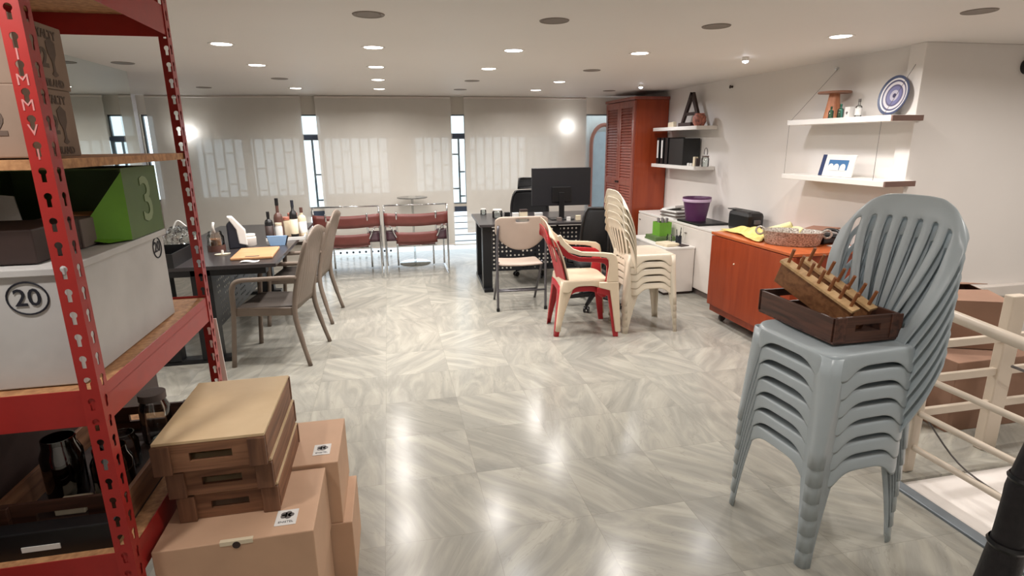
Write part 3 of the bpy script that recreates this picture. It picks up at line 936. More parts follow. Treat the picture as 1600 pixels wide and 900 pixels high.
def monobloc(name, label, m, arms=False):
    t = thing(name, label, 'chair')
    hw, hd, sz = .215, .205, .44
    seat_mb(hw, hd, sz, .047).build('seat', m, t, smooth='all', solid=.004, sub=1)
    if not arms:
        back_grid(.18, .268, .965, .42, 6, -.185, .110, .06, .12, .84, frame=.76).build('backrest', m, t, smooth='all', solid=.008, sub=1)
    else:
        back_grid(.185, .25, .93, .42, 3, -.185, .135, .06, .42, .80, frame=.62).build('backrest', m, t, smooth='all', solid=.008, sub=1)
    for sx in (-1, 1):
        leg_mb(sx*.195, -.20, .43, 0, -.045, a0=.12 if arms else .10).build('leg', m, t, smooth='all', solid=.004)
        if not arms:
            leg_mb(sx*.210, .202, .425, sx*.014, .03).build('leg', m, t, smooth='all', solid=.004)
        else:
            x0, x1 = sorted((sx*.232, sx*.256))
            MB().prism([(.16, .43), (.176, .56), (.172, .61), (.15, .632), (.10, .642), (-.06, .655), (-.16, .685), (-.225, .75), (-.255, .82), (-.225, .83), (-.19, .775), (-.12, .715), (-.05, .688), (.12, .678), (.20, .668), (.236, .645), (.248, .60), (.258, .43)], x0, x1, 'x').build('armrest', m, t, bevel=.006, smooth=True)
            MB().prism([(.16, .43), (.258, .43), (.292, 0), (.248, 0), (.215, .22), (.19, .36), (.10, .385), (.10, .43)], x0, x1, 'x').build('leg', m, t, bevel=.005, smooth=True)
    return t
ordn = ['bottom', 'second from the bottom', 'third from the bottom', 'fourth from the bottom']
# grey stack of seven (faces -X, toward the left)
gl = ['bottom grey plastic chair of the tall stack, its feet on the marble floor', 'second grey plastic chair from the bottom of the tall stack', 'third grey plastic chair from the bottom of the tall stack',
      'fourth and middle grey plastic chair of the tall stack', 'third grey plastic chair from the top of the tall stack', 'second grey plastic chair from the top of the tall stack', 'top grey plastic chair of the tall stack, carrying the dark crate']
g0 = monobloc('stacking_chair', gl[0], M['greyp'])
g0['group'] = 'light grey plastic chairs in the tall stack'
gp = (1.665, 1.80, 0); grz = R(94)
g0.location = gp; g0.rotation_euler = (0, 0, grz)
for k in range(1, 7): dup(g0, (gp[0], gp[1], .0705*k), grz, gl[k])
# cream stack of five (faces +X)
cl = ['bottom cream plastic chair of the stack of five, feet on the floor', 'second cream plastic chair from the bottom of the stack of five', 'middle cream plastic chair of the stack of five', 'second cream plastic chair from the top of the stack of five', 'top cream plastic chair of the stack of five, its glossy seat visible']
c0 = monobloc('stacking_chair', cl[0], M['creamp'])
c0['group'] = 'cream plastic chairs in the stack of five'
cp = (2.12, 4.47, 0); crz = R(-92)
c0.location = cp; c0.rotation_euler = (0, 0, crz)
for k in range(1, 5): dup(c0, (cp[0]-.004*k, cp[1], .061*k), crz, cl[k])
# red and beige armchairs
a0 = monobloc('plastic_armchair', 'red plastic armchair with a beige one stacked on it', M['redp'], True)
a0.location = (1.54, 4.52, 0); a0.rotation_euler = (0, 0, R(-96))
a1 = monobloc('plastic_armchair', 'beige plastic armchair stacked on top of the red armchair', M['beigep'], True)
a1.location = (1.55, 4.515, .052); a1.scale = (1.1, 1, 1); a1.rotation_euler = (0, 0, R(-96))

# ================================================================== CRATE AND PEG RACKS ON GREY STACK
crate('wooden_crate', 'dark wooden crate on the grey chair stack, holding two peg racks', 'crate', (1.695, 1.89, .866), .29, .44, .10, M['darkcrate'], M['darkcratey'], M['darkcratey'], M['darkcrate'], slot=True, bo=.003)
def pegrack(label, loc, rot):
    t = thing('peg_rack', label, 'rack', loc, group='peg racks in the dark crate', rot=rot)
    MB().box(-.012, .012, -.17, .17, -.1, 0).build('side_board', M['pegd'], t, bevel=.002)
    MB().box(-.022, .022, -.175, .175, 0, .012).build('top_strip', M['peg'], t, bevel=.0015)
    for k in range(7):
        y = -.15+.05*k
        MB().cyl((0, y, .01), (0, y, .075), .0065, 10).build('peg', M['dowel'], t, smooth=True)
    return t
pegrack('near tilted wooden peg rack with seven upright dowels, leaning in the dark crate', (1.635, 1.88, 1.035), (R(24), R(-8), R(14)))
pegrack('rear tilted wooden peg rack with seven upright dowels, beside the grey chair back', (1.74, 1.90, 1.03), (R(24), R(-4), R(12)))

# ================================================================== DESKS
def desk(label, loc, rz, w, d, perf, py=.10, ly=.10):
    t = thing('office_desk', label, 'desk', loc, rz)
    MB().box(0, w, 0, d, .722, .75).build('desktop', M['desktop'], t, bevel=.003)
    for x in (.04, w-.14):
        b = MB()
        b.box(x, x+.10, ly, ly+.14, .02, .722); b.box(x, x+.10, d-.22, d-.1, .02, .722)
        b.box(x, x+.10, ly-.07, d-.03, 0, .035); b.box(x, x+.1, .08, d-.08, .67, .722)
        b.build('leg', M['blackm'], t, bevel=.004)
    MB().add([(.14, py, .22), (w-.14, py, .22), (w-.14, py, .70), (.14, py, .70)], [(0, 1, 2, 3)]).build('modesty_panel', perf, t, solid=.0015)
    return t
desk('black office desk with perforated metal front, under the monitor', (.90, 5.90, 0), R(-3), 1.62, .98, M['perf_x'])
t = desk('long charcoal desk at left with perforated front panel, holding bottles and jars', (-.86, 4.36, 0), R(90), 2.25, .96, M['perf_x'], .50, .46)
t2 = thing('storage_box', 'low black open box on the left desk corner beside the red post', 'box', (-1.70, 4.62, .75))
MB().box(-.16, .16, -.26, .2, 0, .006).box(-.16, -.15, -.26, .2, .006, .10).box(.15, .16, -.26, .2, .006, .10).box(-.15, .15, -.26, -.25, .006, .10).box(-.15, .15, .19, .2, .006, .10).build('box_body', M['black'], t2)

# monitor
t = thing('computer_monitor', 'large black monitor seen from behind on the black desk', 'monitor', (1.86, 6.12, .75), R(-2))
MB().box(-.335, .335, -.012, .018, .15, .565).build('screen_panel', M['screen'], t, bevel=.006)
MB().box(-.11, .11, -.03, -.012, .19, .36).build('rear_housing', M['black'], t, bevel=.006)
MB().box(-.03, .03, -.04, -.018, .01, .30).build('stand_neck', M['black'], t, bevel=.004)
MB().box(-.13, .13, -.1, .11, 0, .012).build('stand_base', M['black'], t, bevel=.005)

# small things on the right desk
def bottle(label, loc, r, h, m, cap, lab=None, name='bottle', grp=None, neck=.32):
    t = thing(name, label, 'bottle', loc, 0, grp)
    MB().lathe([(0, 0), (r, 0), (r, h*(.95-neck)*.95), (r*.85, h*(1-neck)), (r*.36, h*(1.06-neck)), (r*.32, h*.9), (0, h*.9)], n=18).build('bottle_body', m, t, smooth=True)
    MB().lathe([(0, h*.82), (r*.4, h*.82), (r*.4, h), (0, h)], n=14).build('cap', cap, t, smooth=True)
    if lab: MB().lathe([(r+.0008, h*.1), (r+.0008, h*.5)], n=18, closed=True).build('label', lab, t, smooth=True, solid=.0005)
    return t
GD = 'small things on the black desk'
jar('small white-topped glass jar at the left end of the black desk', (1.08, 6.75, .75), .035, .07, M['glass'], M['paper'], grp=GD)
jar('wider lidded glass jar on the black desk, right of the small one', (1.19, 6.42, .75), .06, .095, M['glass'], M['white'], grp=GD)
def smallbox(name, label, loc, s, m, cat='box', m2=None, rz=0):
    t = thing(name, label, cat, loc, rz, GD)
    MB().box(-s[0]/2, s[0]/2, -s[1]/2, s[1]/2, 0, s[2]).build('box_body', m, t, bevel=.002)
    MB().box(-s[0]/2-.001, s[0]/2+.001, -s[1]/2-.001, s[1]/2+.001, s[2]*.75, s[2]+.001).build('lid', m2 or m, t, bevel=.001)
    return t
smallbox('small_box', 'tiny black box behind the folding chair on the black desk', (1.32, 6.5, .75), (.06, .06, .05), M['black'])
smallbox('small_box', 'small white box behind the folding chair on the black desk', (1.41, 6.45, .75), (.07, .06, .045), M['paper'])
smallbox('small_box', 'upright brown and tan box behind the folding chair', (1.47, 6.3, .75), (.085, .06, .10), M['cream'], m2=M['dark'])
smallbox('small_box', 'flat white packet left of the monitor stand', (1.70, 6.5, .75), (.09, .06, .03), M['paper'])
smallbox('small_box', 'grey small box in front of the monitor, left of its stand', (1.80, 5.985, .75), (.05, .05, .035), M['greyboard'])
smallbox('small_box', 'tiny white box in front of the monitor stand', (1.90, 5.96, .75), (.04, .03, .04), M['paper'])
smallbox('small_box', 'small tan box right of the monitor stand', (2.02, 5.99, .75), (.05, .04, .05), M['cream'])
smallbox('small_box', 'flat yellowish packet at the right of the monitor stand', (2.12, 6.0, .75), (.06, .05, .02), M['cream'])
tag(MB().box(-.13, .13, -.03, .03, 0, .03).build('paper_roll', M['paper'], loc=(2.33, 6.3, .75), rot=(0, 0, R(8)), bevel=.008), 'white paper roll lying at the right end of the black desk', 'paper roll')

# ================================================================== OFFICE CHAIRS
def office_chair(label, loc, rz, head):
    t = thing('office_chair', label, 'chair', loc, rz)
    for k in range(5):
        a = 2*PI*k/5+.3
        c, s = math.cos(a), math.sin(a)
        leg = MB().tube([(c*.03, s*.03, .11), (c*.29, s*.29, .075)], [.028, .018], 8).build('base_leg', M['black'], t, smooth=True)
        q = MB()
        for e in (-.018, .018):
            q.cyl((c*.29-s*e-s*.008, s*.29+c*e+c*.008, .03), (c*.29-s*e+s*.008, s*.29+c*e-c*.008, .03), .03, 14)
        q.cyl((c*.29, s*.29, .03), (c*.29, s*.29, .08), .009, 8)
        q.build('caster', M['black'], leg, smooth=True)
    MB().cyl((0, 0, .1), (0, 0, .42), .028).build('gas_column', M['blackm'], t, smooth=True)
    b = MB(); b.grid(lambda u, v: ((u-.5)*.48*(1-.08*v), (v-.5)*.46, .475-.03*max(0, v-.8)/.2 + .015*abs(u-.5)), 8, 8)
    b.build('seat', M['mesh'], t, smooth='all', solid=.06, sub=1, off=-1)
    def P(u, v):
        x = (u-.5)*.46*(.86+.2*math.sin(v*PI)); z = .52+v*.48
        return (x*(1 if v < .93 else .93), -.22-.03*math.sin(v*3)-.06*v+.05*(abs(u-.5)*2)**2, z)
    MB().grid(P, 10, 12).build('backrest', M['mesh'], t, smooth='all', solid=.006)
    edge = [P(i/10, 0) for i in range(11)] + [P(1, i/12) for i in range(1, 13)] + [P(1-i/10, 1) for i in range(1, 11)] + [P(0, 1-i/12) for i in range(1, 12)]
    MB().tube(edge, .014, 8, closed=True).build('back_frame', M['black'], t, smooth='all')
    MB().tube([(0, -.05, .42), (0, -.26, .43), (0, -.31, .6), (0, -.33, .95)], .022, 8).build('back_stem', M['black'], t, smooth='all')
    for s in (-1, 1):
        MB().tube([(s*.2, 0, .44), (s*.29, 0, .46), (s*.29, -.02, .64)], .014, 8).build('arm_support', M['black'], t, smooth='all')
        MB().box(s*.29-.035, s*.29+.035, -.13, .12, .64, .668).build('armrest', M['black'], t, bevel=.01)
    if head:
        def H(u, v): return ((u-.5)*.30*(1-.12*v), -.28+.05*(abs(u-.5)*2)**2-.02*v, 1.035+v*.12)
        h = MB().grid(H, 8, 4).build('headrest', M['mesh'], t, smooth='all', solid=.005)
        e = [H(i/8, 0) for i in range(9)] + [H(1, i/4) for i in range(1, 5)] + [H(1-i/8, 1) for i in range(1, 9)] + [H(0, 1-i/4) for i in range(1, 4)]
        MB().tube(e, .011, 8, closed=True).build('headrest_frame', M['black'], h, smooth='all')
    return t
office_chair('black mesh office chair with headrest behind the black desk', (1.72, 6.72, .0), R(184), True)
office_chair('black office chair in front of the desk, beside the cream chair stack', (1.93, 5.20, 0), R(4), False)

# ================================================================== FOLDING CHAIR
t = thing('folding_chair', 'beige plastic folding chair with grey tube legs, pushed to the black desk', 'chair', (1.2, 5.38, 0), R(-3))
b = MB()
def fb(u, v):
    w = .255*(1 if v > .45 else .80+.20*math.sin(v/.45*PI/2))
    top = 1-.10*max(0, (abs(u-.5)*2-.75)/.25)**2
    bot = .10*(abs(u-.5)*2)**2.5
    return ((u-.5)*2*w, -.20-.045*v+.03*(abs(u-.5)*2)**2, .60+bot*(1-v)+v*.325*top)
b.grid(fb, 16, 12, skip=lambda i, j: j == 10 and 6 <= i <= 9)
b.build('backrest', M['foldp'], t, smooth='all', solid=.018, sub=1)
b = MB(); b.grid(lambda u, v: ((u-.5)*.44*(1-.06*v), -.19+v*.40, .455+.012*(1-abs(v-.5)*2)*0-.02*max(0, v-.85)/.15-.01*math.sin(u*PI)), 8, 8)
b.build('seat', M['foldp'], t, smooth='all', solid=.022, sub=1)
for s in (-1, 1):
    MB().tube([(s*.235, .24, 0), (s*.235, -.235, .80)], .0125, 8).build('leg', M['foldm'], t, smooth='all') if False else None
    MB().tube(smoothpath([(s*.235, -.20, .0), (s*.235, -.19, .30), (s*.235, -.20, .62), (s*.225, -.225, .84)], 4), .0125, 8).build('back_leg', M['foldm'], t, smooth='all')
    MB().tube([(s*.215, -.12, .47), (s*.215, .25, 0)], .0125, 8).build('front_leg', M['foldm'], t, smooth='all')
    MB().cyl((s*.235, -.20, 0), (s*.235, -.20, .03), .016, 10).build('foot_cap', M['black'], t, smooth=True)
MB().tube([(-.235, -.195, .20), (.235, -.195, .20)], .010, 8).build('crossbar', M['foldm'], t, smooth='all')
MB().tube([(-.215, .16, .12), (.215, .16, .12)], .010, 8).build('crossbar', M['foldm'], t, smooth='all')

# ================================================================== TAUPE ARMCHAIRS
def taupe(label, loc, rz, grp='taupe resin armchairs at the left desk'):
    t = thing('resin_armchair', label, 'chair', loc, rz, grp)
    b = MB(); b.grid(lambda u, v: ((u-.5)*.46*(1-.05*(1-v)), -.21+v*.44, .445-.018*math.sin(u*PI)*math.sin(v*PI)-.02*max(0, v-.85)/.15), 10, 10)
    b.build('seat', M['taupes'], t, smooth='all', solid=.02, sub=1)
    b = MB()
    for s in (-1, 1): b.box(*(sorted((s*.245, s*.215))), -.2, .21, .385, .445)
    b.box(-.22, .22, .20, .225, .385, .43)
    b.build('seat_frame', M['taupe'], t, bevel=.008)
    us = 33
    def B(u, v):
        a = (u-.5)*2
        w = .215*(1+.10*math.sin(v*PI*.6))
        z = .41+v*(.60-.05*a*a)
        y = -.205-.155*v**1.4-.06*(1-a*a)*math.sin(min(1, v*1.3)*PI)*.6
        y += .002*math.cos(a*PI*11)
        return (a*w*(1-.12*max(0, (v-.9)/.1)*1), y, z)
    MB().grid(B, 44, 12).build('backrest', M['taupe'], t, smooth='all', solid=.014)
    for s in (-1, 1):
        MB().tube(smoothpath([(s*.26, .26, 0), (s*.25, .235, .25), (s*.25, .215, .45), (s*.265, .20, .60), (s*.268, .15, .655), (s*.265, 0, .665), (s*.25, -.18, .67), (s*.23, -.25, .665)], 4), [.018]*8+[.02]*6+[.017]*15, 8, flat=1.0).build('front_leg_and_arm', M['taupe'], t, smooth='all')
        MB().tube(smoothpath([(s*.268, -.30, 0), (s*.25, -.25, .2), (s*.235, -.215, .42), (s*.225, -.26, .68), (s*.215, -.34, .93)], 4), [.017]*4+[.02]*5+[.018]*8, 8).build('rear_leg', M['taupe'], t, smooth='all')
    return t
taupe('taupe resin armchair nearest the viewer, at the left desk', (-.91, 4.48, 0), R(80.5))
taupe('taupe resin armchair behind the nearest one, at the far part of the left desk', (-.86, 5.47, 0), R(84))

# ================================================================== CHROME SLING CHAIRS
def sling(label, loc, rz):
    t = thing('leather_sling_chair', label, 'armchair', loc, rz, 'chrome and leather sling chairs')
    r = .0115
    for s in (-1, 1):
        x = s*.375
        MB().tube(smoothpath([(x, -.27, .875), (x, -.275, .5), (x, -.28, .04), (x, -.25, .012), (x, 0, .012), (x, .3, .012), (x, .335, .04), (x, .335, .3), (x, .335, .56), (x, .30, .60), (x, 0, .60), (x, -.2, .60)], 4), r, 8).build('side_frame', M['chrome'], t, smooth='all')
        x = s*.235
        MB().tube(smoothpath([(x, -.31, .80), (x, -.25, .60), (x, -.19, .41), (x, -.14, .36), (x, .1, .39), (x, .3, .42), (x, .335, .40), (x, .335, .012)], 4), r, 8).build('seat_frame', M['chrome'], t, smooth='all')
        MB().tube(smoothpath([(s*.375, .30, .60), (s*.34, -.02, .605), (s*.30, -.24, .60), (s*.26, -.26, .52), (s*.235, -.22, .46)], 4), r*.9, 8).build('arm_loop', M['chrome'], t, smooth='all')
        MB().grid(lambda u, v: (s*(.24+.135*u), -.22+.46*v, .612-.012*math.sin(v*PI)), 3, 8).build('arm_strap', M['leather'], t, smooth='all', solid=.005)
        MB().grid(lambda u, v: (s*(.235+.13*u), -.245+.03*v, .44+.13*v), 3, 4).build('side_panel', M['leatherd'], t, smooth='all', solid=.005)
    MB().tube([(-.375, -.27, .875), (.375, -.27, .875)], r*.8, 8).build('top_rail', M['chrome'], t, smooth='all')
    MB().tube(smoothpath([(-.375, -.28, .03), (-.36, -.27, .30), (0, -.2, .34), (.36, -.27, .30), (.375, -.28, .03)], 5), r*.8, 8).build('rear_stretcher', M['chrome'], t, smooth='all') if False else None
    MB().tube([(-.235, -.16, .365), (.235, -.16, .365)], r, 8).build('seat_rail', M['chrome'], t, smooth='all')
    MB().grid(lambda u, v: ((u-.5)*.76, -.285-.07*math.sin(u*PI)*0-.01*v, .64+.15*v-.022*math.sin(u*PI)), 14, 3).build('upper_back_strap', M['leather'], t, smooth='all', solid=.006)
    MB().grid(lambda u, v: ((u-.5)*.50, -.235-.02*v+.0*u, .405+.145*v-.012*math.sin(u*PI)), 12, 3).build('lower_back_strap', M['leather'], t, smooth='all', solid=.006)
    MB().grid(lambda u, v: ((u-.5)*.47, -.17+.46*v, .375+.045*v-.035*math.sin(v*PI)), 6, 8).build('seat_sling', M['leather'], t, smooth='all', solid=.006)
    return t
sling('chrome chair with reddish-brown leather straps, left one of the pair by the windows', (-.525, 7.22, 0), 0)
sling('chrome chair with reddish-brown leather straps, right one of the pair, beside the desk', (.285, 7.22, 0), 0)
t = thing('small_packet', 'small green and white packet on the right leather chair', 'packet', (.38, 7.16, .40), R(15))
MB().grid(lambda u, v: ((u-.5)*.16, (v-.5)*.1, .03+.03*math.sin(u*7)*math.sin(v*4+1)), 8, 6).build('packet_body', M['green'], t, smooth='all', solid=.006)
MB().grid(lambda u, v: ((u-.5)*.08, (v-.5)*.05, .066+.01*math.sin(u*5)), 6, 4).build('packet_label', M['paper'], t, smooth='all', solid=.002)
t = thing('glass_table', 'round clear glass table behind the right leather chair, in front of the window', 'table', (.28, 7.74, 0))
MB().lathe([(0, .885), (.2, .885), (.205, .89), (.2, .895), (0, .895)], n=36).build('tabletop', M['glass'], t, smooth=True)
MB().lathe([(0, .0), (.2, .0), (.21, .006), (.2, .012), (0, .012)], n=36).build('base', M['glass'], t, smooth=True)
MB().lathe([(.012, .012), (.012, .885)], n=16).build('stem', M['glass'], t, smooth=True)

# ================================================================== THINGS ON THE LEFT DESK
GL = 'things on the left desk'
t = thing('cutting_board', 'orange-brown wooden cutting board lying on the left desk', 'cutting board', (-1.075, 4.78, .75), R(3))
MB().box(-.15, .15, -.24, .21, 0, .02).build('board', M['board'], t, bevel=.006)
MB().box(-.05, .05, -.215, -.185, .0195, .0208).build('hand_slot', M['dark'], t, bevel=.0004)
tag(MB().grid(lambda u, v: ((u-.5)*.13, (v-.5)*.06, .004+.004*math.sin(u*6)), 6, 3).build('paper_slip', M['paper'], loc=(-1.06, 4.47, .75), smooth='all', solid=.001), 'small white paper slip in front of the cutting board', 'paper')
jar('squat white-lidded tin jar behind the cutting board', (-1.22, 5.22, .75), .058, .095, M['whitem'], M['paper'], name='tin_jar', grp=GL)
t = jar('clear jar filled with amber granules on a brown base, left desk', (-1.43, 5.02, .75), .065, .16, M['glass'], None, grp=GL, fill=M['honey'])
MB().lathe([(0, 0), (.069, 0), (.069, .05), (0, .05)], n=20).build('base', M['jarbrown'], t, smooth=True)
MB().tube([(0, 0, .15), (-.01, 0, .20), (.0, 0, .235)], .010, 8).build('pump_top', M['paper'], t, smooth='all')
t = thing('coffee_bag', 'white and dark coffee bag leaning beside the amber jar', 'bag', (-1.30, 5.12, .75), R(15), GL)
MB().prism([(-.06, 0), (.07, 0), (.06, .16), (-.02, .24), (-.06, .2)], -.045, .045, 'y').build('bag_body', M['ink'], t, bevel=.012)
MB().prism([(.02, .04), (.085, .02), (.08, .15), (-.01, .27), (-.05, .27), (.01, .16)], -.05, .05, 'y').build('bag_side', M['paper'], t, bevel=.008)
t = thing('plastic_bag', 'crumpled clear plastic bag behind the low black box on the left desk', 'bag', (-1.72, 5.1, .75), 0, GL)
random.seed(3)
b = MB()
def PB(u, v):
    a, e = u*2*PI, v*PI
    r = 1+.18*math.sin(a*5+v*9)+.12*math.sin(a*3-v*7)
    return (.13*r*math.cos(a)*math.sin(e), .12*r*math.sin(a)*math.sin(e), .09-.09*math.cos(e)*r*.9+.02)
b.grid(PB, 28, 14); b.build('bag_body', M['glass'], t, smooth=False)
MB().tube(smoothpath([(-.05, 0, .17), (0, 0, .25), (.06, 0, .20)], 4), .006, 6).build('bag_handle', M['paper'], t, smooth='all')
t = thing('spoon_rest', 'small white spoon rest with upright handle in front of the amber jar', 'utensil', (-1.33, 4.80, .75), R(20), GL)
MB().lathe([(0, .0), (.05, .0), (.06, .012), (.05, .010), (0, .006)], n=20, sy=.5).build('dish', M['cream'], t, smooth=True)
MB().tube([(0, 0, .008), (0, 0, .04)], .009, 8).build('knob', M['paper'], t, smooth=True)
t = thing('card_holder', 'pale blue open holder with dark sides, behind the cutting board', 'holder', (-.98, 5.16, .75), R(-5), GL)
MB().prism([(-.06, 0), (.06, 0), (.085, .085), (-.085, .085)], -.012, .0, 'y').build('front_plate', M['blue'], t, bevel=.002)
MB().prism([(-.065, 0), (.065, 0), (.09, .08), (-.09, .08)], .0, .03, 'y').build('rear_box', M['ink'], t, bevel=.002)
t = thing('bottle_tray', 'flat white-edged dark tray under the sauce bottles', 'tray', (-.98, 5.62, .75), R(4), GL)
MB().box(-.15, .17, -.22, .24, 0, .012).build('tray_base', M['jarbrown'], t)
MB().box(.165, .175, -.22, .24, 0, .03).box(-.155, .175, -.225, -.215, 0, .03).build('tray_rim', M['paper'], t, bevel=.002)
TZ = .7625
bottle('tall dark bottle at the left of the tray, with a tall pale neck', (-1.02, 5.52, TZ), .04, .36, M['jarbrown'], M['black'], None, grp=GL, neck=.42)
bottle('dark oil bottle nearest the viewer on the tray, short black cap', (-1.09, 5.44, TZ), .035, .25, M['black'], M['black'], M['dark'], grp=GL)
bottle('tall black bottle with a cream label at the right of the tray', (-.885, 5.50, TZ), .034, .34, M['black'], M['ink'], M['cream'], grp=GL)
bottle('pale clear bottle with a brown cap at the right end of the tray', (-.83, 5.62, TZ), .038, .26, M['cream'], M['jarbrown'], M['paper'], grp=GL)
jar('cream cloth-covered jar in the middle of the bottle tray', (-.97, 5.60, TZ), .045, .17, M['cream'], M['terracotta'], grp=GL, name='covered_jar')
jar('whitish grip-shaped jar at the front of the bottle tray', (-1.01, 5.44, TZ), .032, .14, M['paper'], M['cream'], grp=GL, name='covered_jar')
jar('brown jar with cream label behind the bottles on the tray', (-.93, 5.74, TZ), .05, .19, M['jarbrown'], M['terracotta'], grp=GL)

# ================================================================== RIGHT SIDE FURNITURE
# wardrobe
t = thing('wardrobe', 'tall orange-brown wooden wardrobe with two louvred doors, in the far right corner', 'wardrobe', (3.27, 7.36, 0))
MB().box(-.215, .22, -.48, .48, .06, 2.09).build('carcass', M['orange'], t, bevel=.003)
MB().box(-.2, .2, -.46, .46, 0, .06).build('plinth', M['dark'], t)
MB().box(-.25, .222, -.50, .5, 2.09, 2.125).build('cornice', M['door'], t, bevel=.004)
for s in (0, 1):
    y0 = -.475+s*.477
    b = MB(); b.box(-.24, -.216, y0, y0+.06, .08, 2.08); b.box(-.24, -.216, y0+.412, y0+.472, .08, 2.08)
    for z0, z1 in ((.08, .16), (1.02, 1.10), (2.0, 2.08)): b.box(-.24, -.216, y0+.06, y0+.412, z0, z1)
    d = b.build('door', M['door'], t, bevel=.002)
    l = MB()
    for z0, z1 in ((.16, 1.02), (1.10, 2.0)):
        z = z0
        while z < z1-.02:
            l.add([(-.236, y0+.06, z), (-.236, y0+.412, z), (-.220, y0+.412, z+.034), (-.220, y0+.06, z+.034)], [(0, 1, 2, 3)])
            z += .036
    l.build('louvres', M['door'], d, solid=.005)
    MB().lathe([(0, 0), (.012, 0), (.015, .02), (0, .025)], n=12).build('knob', M['dark'], d, loc=(-.24, y0+(.44 if s == 0 else .03), 1.06), rot=(0, R(-90), 0), smooth=True)
# wall shelves
def wshelf(label, y0, y1, z, cable=False, grp='white wall shelves'):
    t = thing('wall_shelf', label, 'shelf', (3.25, y0, z-.04), 0, grp)
    MB().box(0, .248, .012, y1-y0, 0, .04).build('shelf_board', M['white'], t, bevel=.003)
    MB().box(.004, .248, .0, .012, .002, .038).build('shelf_end', M['bracket'] if cable else M['white'], t)
    return t
wshelf('upper white wall shelf above the grey chairs, holding a round wooden stool and plate', 3.27, 4.3, 1.745, True)
wshelf('lower white wall shelf above the grey chairs, holding a framed picture', 3.25, 4.3, 1.315, True)
wshelf('upper white wall shelf beside the wardrobe, holding a dark letter A', 5.75, 6.8, 1.745)
wshelf('lower white wall shelf beside the wardrobe, holding black binders', 5.75, 6.8, 1.315)
for (y, zt, l) in ((4.09, 2.13, 'thin cord with wall hook at the far end of the shelves above grey chairs'), (3.36, 2.13, 'thin cord with wall hook at the near end of the shelves, beside the plate')):
    t = thing('shelf_cord', l, 'cord', (3.497, y, zt), 0, 'cords holding the wall shelves')
    MB().tube([(0, 0, 0), (-.24, .0 if y < 4 else .19, -.40), (-.24, 0 if y < 4 else .19, -.83)], .0015, 6).build('cord_line', M['cable'], t)
    MB().lathe([(0, 0), (.008, 0), (.008, .02), (.014, .026), (0, .03)], n=12).build('wall_hook', M['chrome'], t, rot=(0, R(-90), 0), smooth=True)
t = thing('wall_hook', 'small dark hook on the wall right of the wardrobe shelves', 'hook', (3.499, 5.53, 2.12))
MB().lathe([(0, 0), (.012, 0), (.010, .02), (.018, .028), (0, .034)], n=12).build('hook_body', M['dark'], t, rot=(0, R(-90), 0), smooth=True)
# things on near shelves
t = thing('round_stool', 'small round wooden stand with conical foot on the upper shelf above the grey chairs', 'stand', (3.38, 3.96, 1.746))
MB().lathe([(0, 0), (.062, 0), (.042, .13), (.036, .185), (0, .185)], n=28).build('pedestal', M['tablewood'], t, smooth=True)
MB().lathe([(0, .185), (.115, .185), (.118, .192), (.115, .20), (0, .20)], n=36).build('top', M['tablewoodt'], t, smooth=True)
t = bottle('green glass bottle with square shoulders on the upper shelf', (3.33, 3.82, 1.746), .022, .10, M['glassg'], M['glassg'], None, grp='bottles on the upper wall shelf', neck=.35)
t = bottle('shorter green glass bottle next to the round stand', (3.30, 3.88, 1.746), .018, .085, M['glassg'], M['glassg'], None, grp='bottles on the upper wall shelf', neck=.35)
bottle('clear bottle with white label and grey stopper at the right of the green ones', (3.34, 3.66, 1.746), .022, .125, M['glass'], M['cable'], M['paper'], grp='bottles on the upper wall shelf', neck=.4)
t = thing('small_box', 'small white box with a dark heart mark between the bottles', 'box', (3.33, 3.735, 1.746)); 
MB().box(-.02, .02, -.024, .024, 0, .075).build('box_body', M['paper'], t, bevel=.002)
MB().prism([(0, .02), (.010, .034), (.006, .042), (0, .037), (-.006, .042), (-.010, .034)], -.0212, -.02, 'x').build('heart_mark', M['cable'], t)
t = thing('mosaic_plate', 'round blue and white patterned plate leaning at the right end of the upper shelf', 'plate', (3.43, 3.455, 1.878), rot=(0, R(9), R(-4)))
MB().lathe([(0, 0), (.12, .004), (.17, .018), (.18, .02), (.18, .025), (.12, .012), (0, .008)], n=40).build('plate_body', platemat(), t, rot=(0, 0, 0), smooth=True)
o = t.children[0]; 
me = o.data
me.transform(Matrix.Rotation(R(-90), 4, 'Y') @ Matrix.Scale(.73, 4))
t2 = None
t = thing('framed_picture', 'small white frame with a blue print of three white domes on the lower shelf', 'picture', (3.32, 3.79, 1.316), rot=(0, R(12), R(0)))
MB().box(-.006, .006, -.165, .165, 0, .165).build('picture_panel', M['paper'], t, bevel=.002)
MB().box(-.0075, -.006, .125, .165, .002, .163).build('side_band', M['navy'], t)
MB().box(-.0075, -.006, -.11, .085, .05, .125).build('blue_print', M['picblue'], t)
for y in (.055, .0, -.065):
    q = MB(); q.prism([(y+a, c) for a, c in arc(0, .068, .028, 0, 180, 10)] + [(y-.028, .045), (y+.028, .045)], -.009, -.0075, 'x')
    q.build('printed_dome', M['paper'], t)
